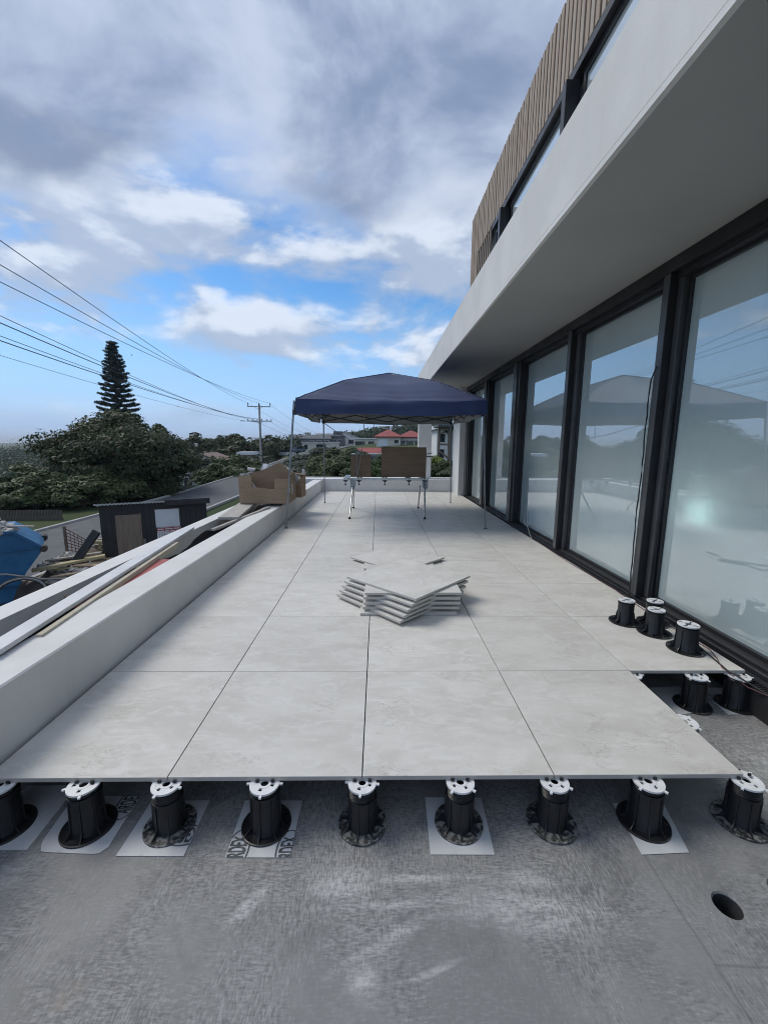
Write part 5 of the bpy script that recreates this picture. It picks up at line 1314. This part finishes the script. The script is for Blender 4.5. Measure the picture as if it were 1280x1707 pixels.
# red roofed house
c_ = at(662, 752, 78)
h4 = thing('distant_house', 'cream house with two red hipped roofs on the rise', 'house', (c_.x, 78, gz(c_.x, 78)))
zt = at(662, 729, 78).z-gz(c_.x, 78)
MB().box(-4.0, .6, 0, 7, -2, zt).build('wall', 'wall_cream', h4); MB().box(.61, 5.2, 1.5, 8, -2, zt-.1).build('wall', 'wall_cream', h4)
hip(h4, -4.0, .6, 0, 7, zt+.001, 1.55, .5, 'roof_red'); hip(h4, .61, 5.2, 1.5, 8, zt+.0, 1.45, .5, 'roof_red')
window(h4, -2.75, zt-2.35, 1.7, 2.0, 0.0, mat='sign_blue', bars=1); window(h4, -.2, zt-1.15, .8, .65, 0.0); window(h4, .95+.6, zt-1.15, .8, .65, 1.5)
MB().box(.9, 5.6, .2, 1.49, zt-.75, zt-.55).build('veranda_roof', 'roof_grey', h4)
for x in (1.6, 3.2, 4.8): MB().box(x-.07, x+.07, .3, .44, -2, zt-.76).build('veranda_post', 'wall_white', h4)
MB().box(-1.4, -1.0, 3, 3.4, zt+.8, zt+2.1).build('chimney', 'wall_white', h4)
c_ = at(645, 722, 172)
h5 = thing('distant_house', 'grey house on the crest of the wooded hill', 'house', (c_.x, 172, gz(c_.x, 172)))
zt = at(645, 716, 172).z-gz(c_.x, 172)
MB().box(-3.2, 3.2, 0, 7, -3, zt).build('wall', 'wall_grey', h5); gable(h5, 6.4, 7, zt, 1.4, .4, 'roof_grey', 'x'); window(h5, -1.4, zt-2.0, 1.6, 1.5, 0.0, mat='sign_blue'); window(h5, 1.5, zt-2.0, 1.4, 1.5, 0.0, mat='sign_blue')
c_ = at(672, 722, 180)
h5b = thing('distant_house', 'low green grey roof showing among the hilltop trees', 'house', (c_.x, 180, gz(c_.x, 180)))
zt = at(672, 715, 180).z-gz(c_.x, 180); gwall(h5b, 15, 7, -3, zt-.3, .8, 'wall_grey', 'x'); gable(h5b, 15, 7, zt-.3, .9, .5, 'roof_grey', 'x'); window(h5b, 2, zt-2.2, 2, 1.3, 0.0)
# low buildings just below the terrace
c_ = at(618, 752, 48)
h7 = thing('distant_house', 'long red roofed shed behind the work bench', 'house', (c_.x, 48, gz(c_.x, 48)))
zt = c_.z-gz(c_.x, 48); gwall(h7, 2.9, 3.5, -1.2, zt-.35, .2, 'wall_white', 'x'); gable(h7, 2.9, 3.5, zt-.32, .55, .15, 'roof_red', 'x'); window(h7, -.9, zt-1.1, .6, .5, 0.0); window(h7, .5, zt-1.1, .6, .5, 0.0)
c_ = at(612, 757, 30)
h7b = thing('carport', 'flat grey roofed carport below the red roofed shed', 'carport', (c_.x, 30, gz(c_.x, 30)))
zt = c_.z-gz(c_.x, 30); MB().box(-1.25, 1.6, 0, 3.2, zt-.18, zt).build('roof', 'roof_grey', h7b); MB().box(-1.2, 1.55, .05, .14, zt-.40, zt-.181).build('fascia', 'wall_grey', h7b)
for x in (-1.15, .2, 1.45): MB().box(x-.06, x+.06, .15, .27, -.4, zt-.181).build('post', 'wall_grey', h7b)
# modern neighbour at the right with timber frame
c_ = at(745, 790, 30)
h8 = thing('distant_house', 'modern white and black neighbour house with dark balconies beyond the end pier', 'house', (c_.x, 30, gz(c_.x, 30)))
zq = lambda v: at(745, v, 30).z-gz(c_.x, 30)
MB().box(-.85, 4, 0, 6, -1, zq(716)).build('wall', 'wall_white', h8); MB().box(-1.1, 4.2, -.8, 6.2, zq(715.9), zq(710)).build('roof', 'roof_white', h8)
MB().box(.35, 4, -.9, -.003, zq(748), zq(742)).build('balcony_slab', 'wall_white', h8); MB().box(.35, 4, -.92, -.9, zq(741.9), zq(734)).build('balcony_rail', 'wall_grey', h8)
window(h8, -.45, zq(737), .42, zq(723)-zq(737), 0.0); window(h8, 1.05, zq(738), 1.1, zq(721)-zq(738), 0.0, bars=2); window(h8, 1.05, zq(762), 1.2, zq(750)-zq(762), 0.0, bars=2); window(h8, -.45, zq(764), .34, zq(749)-zq(764), 0.0); window(h8, 2.7, zq(738), 1.3, zq(721)-zq(738), 0.0)
tf = thing('timber_porch', 'weathered timber post and brace porch in front of the neighbour house', 'porch', (at(748, 790, 22).x, 22, gz(3.5, 22)))
zq2 = lambda v: at(748, v, 22).z-gz(3.5, 22)
MB().obox((0, 0, -.4), (0, 0, zq2(708)), .22, .22).build('post', 'pole_timber', tf); MB().obox((-.62, 0, -.4), (-.62, 0, zq2(706)), .12, .12).build('post', 'pole_timber', tf)
for p, q_ in (((-.60, zq2(752)), (0, zq2(766))), ((-.60, zq2(741)), (-.02, zq2(741))), ((-.35, zq2(716)), (0, zq2(728))), ((-.7, zq2(714)), (.9, zq2(714))), ((-.55, zq2(722)), (-.05, zq2(718)))):
    MB().obox((p[0], -.13, p[1]), (q_[0], -.13, q_[1]), .10, .10).build('brace', 'pole_timber', tf)
MB().box(-.75, 1.0, -.5, 1.5, zq2(712), zq2(708.5)).build('deck_roof', 'roof_dark', tf)
# far roof among the trees of the valley
c_ = at(32, 782, 150)
h9 = thing('distant_house', 'long white roof shining among the trees of the left valley', 'house', (c_.x, 150, gz(c_.x, 150)))
zt = c_.z-gz(c_.x, 150); MB().box(-4.2, 4.2, 0, 6, -1, zt-.35).build('wall', 'wall_grey', h9); gable(h9, 9, 6, zt-.3, .8, .3, 'roof_white', 'x'); window(h9, 0, zt-1.8, 2, 1, 0.0)
# parked cars at the bend
def car(label, u, v, y, rz, mat):
    p = at(u, v, y); o = thing('parked_car', label, 'car', (p.x, y, gz(p.x, y)+.04), rz, 'cars parked at the bend of the road')
    q = MB(); q.prism([(-2.1, .35), (2.1, .35), (2.15, .75), (1.2, .92), (-2.05, .95), (-2.15, .6)], 1, -.85, .85); q.build('body', mat, o)
    q = MB(); q.prism([(-1.7, .951), (1.0, .93), (.45, 1.45), (-1.35, 1.47)], 1, -.75, .75); q.build('cabin', 'window_dark', o)
    for sx in (-1.3, 1.35):
        for sy in (-.8, .8): 
            w = MB(); w.lathe([(.33, -.1), (.33, .1)], 14); w.v = [(x+sx, z+sy, y_+.33) for x, y_, z in w.v]; w.build('wheel', 'rubber', o, True)
car('white car parked at the bend in front of the grey house', 480, 765, 84, R(75), 'car_white')
car('dark blue car parked behind the white one', 497, 763, 92, R(70), 'car_blue')

# ------------------------------------------------------------------ background trees and shrubs
FT_ = []
for sd, mt, rad in ((31, 'leaf_far', (3.4, 3.2, 2.6)), (32, 'leaf_dark', (3.0, 3.0, 3.2)), (33, 'leaf_grey', (3.6, 3.2, 2.2)), (34, 'leaf_dark', (3.8, 3.4, 1.7))):
    p, n, P = clumps(90, 75, rad, .72, sd, -.6, .45)
    FT_.append((leaves_mesh('crown', p, n, .30, mt, 1.6, sd), limbs([tuple(q) for q in P], 4.2, .22, sd, 12).mesh('trunk', 'bark', True)))
def ftree(label, u, v_top, y, s, k, sx=1.0, group='trees in the background'):
    """tree whose top is seen at (u, v_top) at depth y"""
    p = at(u, v_top, y); h = (2.6, 3.2, 2.2, 1.7)[k]*s*1.1
    o = thing('background_tree', label, 'tree', (p.x, y, p.z-h), random.uniform(0, 6), group); o.scale = (s*sx, s*sx, s)
    put('crown', FT_[k][0], o); put('trunk', FT_[k][1], o)
for a in (('rounded dark tree left of the utility pole', 405, 727, 76, 1.25, 1, 1.2), ('dark tree directly behind the utility pole', 440, 726, 82, 1.3, 1, 1.2), ('flat topped pine above the brown roofed house', 385, 725, 88, 1.0, 3, .8), ('small tree right of the flat topped pine', 360, 729, 92, 1.2, 0, 1.2),
          ('greyish tree above the brown roof', 342, 742, 80, 1.1, 2, 1.1), ('dark tree between the evergreen and the flat topped pine', 330, 722, 78, 1.2, 1, 1.2), ('low dark tree right of the utility pole', 470, 738, 100, 1.2, 0, 1.3), ('rounded tree on the road side below the utility pole', 386, 772, 50, .8, 0, 1.1), ('bright green roundish tree left of the cartons', 398, 757, 60, 1.3, 0, 1.5), ('shadowy tree left of the cartons', 425, 768, 66, 1.2, 1, 1.4), ('tree behind the gazebo left leg', 455, 762, 70, 1.1, 1, 1.5),
          ('dark tree left of the long grey house', 488, 745, 98, 1.1, 1, 1.4), ('small dark tree on the roofline of the grey house', 516, 729, 135, 1.0, 1, 1.0), ('tree behind the dark house', 552, 727, 150, 1.2, 1, 1.6), ('leftmost tree of the wooded ridge', 588, 724, 170, 1.7, 0, 1.8), ('second tree of the wooded ridge', 605, 720, 172, 1.8, 1, 1.8), ('third tree of the wooded ridge', 622, 716, 174, 1.8, 0, 1.8),
          ('tree just left of the hilltop house', 628, 712, 168, 1.4, 1, 1.2), ('tree below the hilltop house', 650, 719, 150, 1.3, 0, 1.5), ('dark tree right of the hilltop house', 664, 708, 176, 1.4, 1, 1.2), ('tallest tree on the hill crest', 677, 704, 178, 1.5, 1, 1.3), ('light green tree at the right end of the crest', 692, 706, 170, 1.5, 2, 1.3), ('tree between the white gable and the flat white house', 597, 745, 105, .9, 1, 1.2), ('dark hedge tree in front of the cream house', 672, 748, 62, .75, 1, 1.2), ('dark hedge tree at the right of the cream house', 692, 747, 60, .75, 0, 1.2), ('dark hedge tree at the left of the cream house', 652, 749, 62, .7, 3, 1.0)):
    ftree(*a)
HB = 'shrubs growing below the far parapet'
for i, (u, v, y, s, k, lb) in enumerate(((505, 777, 30, .9, 2, 'pale feathery shrub behind the cartons'), (522, 781, 27, .8, 2, 'pale grassy shrub left of the rear gazebo leg'), (556, 764, 26, 1.05, 3, 'leafy shrub just right of the rear left gazebo leg'), (575, 759, 24, 1.0, 3, 'shrub left of the small cardboard box'), (545, 752, 40, 1.1, 1, 'darker shrub farther back by the gazebo leg'), (590, 758, 36, 1.0, 1, 'shrub behind the small cardboard box'), (626, 765, 21, .8, 3, 'shrub seen between the two boxes on the bench'), (612, 772, 20, .7, 1, 'small shrub low behind the small box'), (660, 765, 22, 1.0, 1, 'shrub hidden behind the large box'), (700, 772, 20, .8, 1, 'shrub at the foot of the white column'),
        (722, 772, 17.5, .55, 3, 'dark shrub right of the white column'), (752, 772, 17, .55, 0, 'dark shrub under the timber frame'), (762, 780, 15, .5, 0, 'dark shrub against the end pier'))):
    p = at(u, v, y); bush(lb, p.x, y, p.z-1.25*s, (s*1.15, s*1.1, s), k, HB, rz=i*.9)
p, n, P = clumps(60, 90, (1.0, .9, .75), .25, 41, -.3, .4)
pp = at(733, 764, 20); ls = thing('lime_shrub', 'bright yellow green rounded shrub beyond the far parapet', 'shrub', (pp.x, 20, pp.z-.8)); put('foliage', leaves_mesh('foliage', p, n, .10, 'leaf_lime', 1.6, 4), ls); limbs([tuple(q) for q in P], .8, .05, 3, 8).build('stem', 'bark', ls)
for i, (u, v, y, s, k, lb) in enumerate(((600, 751, 62, 1.3, 1, 'dark shrub on the slope below the flat white house'), (586, 753, 74, 1.4, 0, 'shrub on the slope below the white gable'), (640, 752, 66, 1.3, 0, 'dark shrub at the left foot of the cream house'), (625, 754, 58, 1.0, 1, 'shrub on the slope above the red roofed shed'), (560, 757, 66, 1.3, 0, 'shrub on the slope left of the red roofed shed'), (545, 762, 84, 1.4, 1, 'hedge shrub by the low white garage'), (678, 752, 70, 1.3, 0, 'shrub in front of the cream house veranda'))):
    p = at(u, v, y); bush(lb, p.x, y, p.z-1.25*s, (s*1.6, s*1.2, s), k, 'shrubs on the slope below the houses', rz=i*1.1)
for i, (u, v, y, s, lb) in enumerate(((384, 772, 47, 1.7, 'big rounded green bush at the far kerb, nearer of two'), (402, 766, 55, 1.9, 'big rounded green bush at the far kerb, farther of two'))):
    p = at(u, v, y); bush(lb, p.x, y, p.z-1.25*s, (s*1.35, s*1.3, s), 1, 'big bushes at the far kerb', rz=i*2.1)
# roadside hedge on the near verge
for i, (x, y, s) in enumerate(((-9.6, 40, .8), (-9.2, 46, .9), (-8.9, 53, .9), (-8.0, 62, 1.0))):
    bush(['first', 'second', 'third', 'fourth'][i]+' pale shrub along the near kerb, counted away from the terrace', x, y, gz(x, y)+.6*s, (s*1.6, s*1.6, s*.9), 2, 'shrubs along the near kerb', rz=i)
# one mass of woodland in the valley and on the far slopes
def wood():
    r = np.random.default_rng(77); P = []; Q = []
    def put_tree(x, y, s, n):
        z = gz(x, y); v = r.normal(0, 1, (n, 3)); v /= np.linalg.norm(v, axis=1, keepdims=True); v[:, 2] = np.abs(v[:, 2])
        P.append(np.array([x, y, z+1.2*s])+v*np.array([2.6, 2.6, 2.2])*s*r.uniform(.75, 1.05, (n, 1))); Q.append(v)
    for _ in range(330):
        y = r.uniform(50, 330); x = -(.50+r.uniform(0, .75))*y-8
        put_tree(x, y, r.uniform(.8, 1.5)*(1+y/300), 170)
    for _ in range(170):
        y = r.uniform(110, 330); x = r.uniform(-.5, -.12)*y-4
        put_tree(x, y, r.uniform(.9, 1.5)*(1+y/400), 150)
    for _ in range(150):
        y = r.uniform(330, 1500); x = r.uniform(-1.3, -.15)*y
        put_tree(x, y, r.uniform(1.5, 3.2)*(1+y/900), 60)
    for _ in range(120):
        y = r.uniform(140, 230); x = r.uniform(-12, 60)
        put_tree(x, y, r.uniform(1.0, 1.6), 160)
    me = leaves_mesh('woodland', np.concatenate(P), np.concatenate(Q), .75, 'leaf_far', 1.4, 7)
    tag(put('woodland', me), 'mass of dark trees filling the valley and far slopes', 'woodland', kind='stuff')
wood()

# ------------------------------------------------------------------ birds
def bird(label, u, v, y, s, rz):
    p = at(u, v, y); mb = MB()
    mb.lathe([(.01, -.16), (.05, -.08), (.06, .0), (.04, .10), (.01, .16)], 8); mb.v = [(x, z, y_) for x, y_, z in mb.v]
    mb.add([(0, -.05, .02), (.20, -.02, .12), (.42, -.10, .06), (.20, -.12, .10), (0, .05, .02)], [(0, 3, 1, 4), (1, 3, 2)]); mb.add([(0, -.05, .02), (-.20, -.02, .12), (-.42, -.10, .06), (-.20, -.12, .10), (0, .05, .02)], [(4, 1, 3, 0), (2, 3, 1)])
    o = mb.build('flying_bird', 'bird_dark', None, True, p); o.scale = (s, s, s); o.rotation_euler = (0, .2, rz); tag(o, label, 'bird', 'birds in the sky')
bird('small dark bird flying right of the Norfolk pine', 220, 592, 45, 1.0, .6)
bird('tiny dark bird low over the evergreen', 297, 678, 60, .7, 1.2)

# ------------------------------------------------------------------ work lamp glowing behind the filmed glass
wl = thing('work_lamp', 'round work lamp glowing behind the filmed nearest glass door', 'lamp', (2.645, 1.55, .82))
MB().lathe([(.03, -.10), (.05, -.06), (.07, -.02)], 16).build('lamp_housing', 'gasket_black', wl, True)
em = bpy.data.materials.new('lamp_glow'); em.use_nodes = True; eb = em.node_tree.nodes['Principled BSDF']; eb.inputs['Emission Color'].default_value = (.93, 1.0, .98, 1); eb.inputs['Emission Strength'].default_value = 210.0; MATS['lamp_glow'] = em
MB().lathe([(.055, -.019), (.06, .0), (.05, .035), (.02, .052)], 16).build('bulb', 'lamp_glow', wl, True)
MB().box(-.02, .02, -.02, .02, -1.12, -.101).build('stand', 'gasket_black', wl)
MB().box(-.06, .12, -.12, .12, -1.20, -1.121).build('stand_foot', 'gasket_black', wl)

# ------------------------------------------------------------------ thin sea haze over the whole place
hz = bpy.data.materials.new('sea_haze'); hz.use_nodes = True; ht = hz.node_tree; ht.nodes.clear()
pvn = N(ht, 'ShaderNodeVolumePrincipled'); pvn.inputs['Color'].default_value = (.86, .92, 1.0, 1); pvn.inputs['Density'].default_value = .00026; pvn.inputs['Anisotropy'].default_value = .2
L(ht, pvn.outputs[0], N(ht, 'ShaderNodeOutputMaterial').inputs['Volume']); MATS['sea_haze'] = hz
tag(MB().box(-9500, 9500, -9500, 9500, -60, 60).build('haze', 'sea_haze'), kind='stuff')
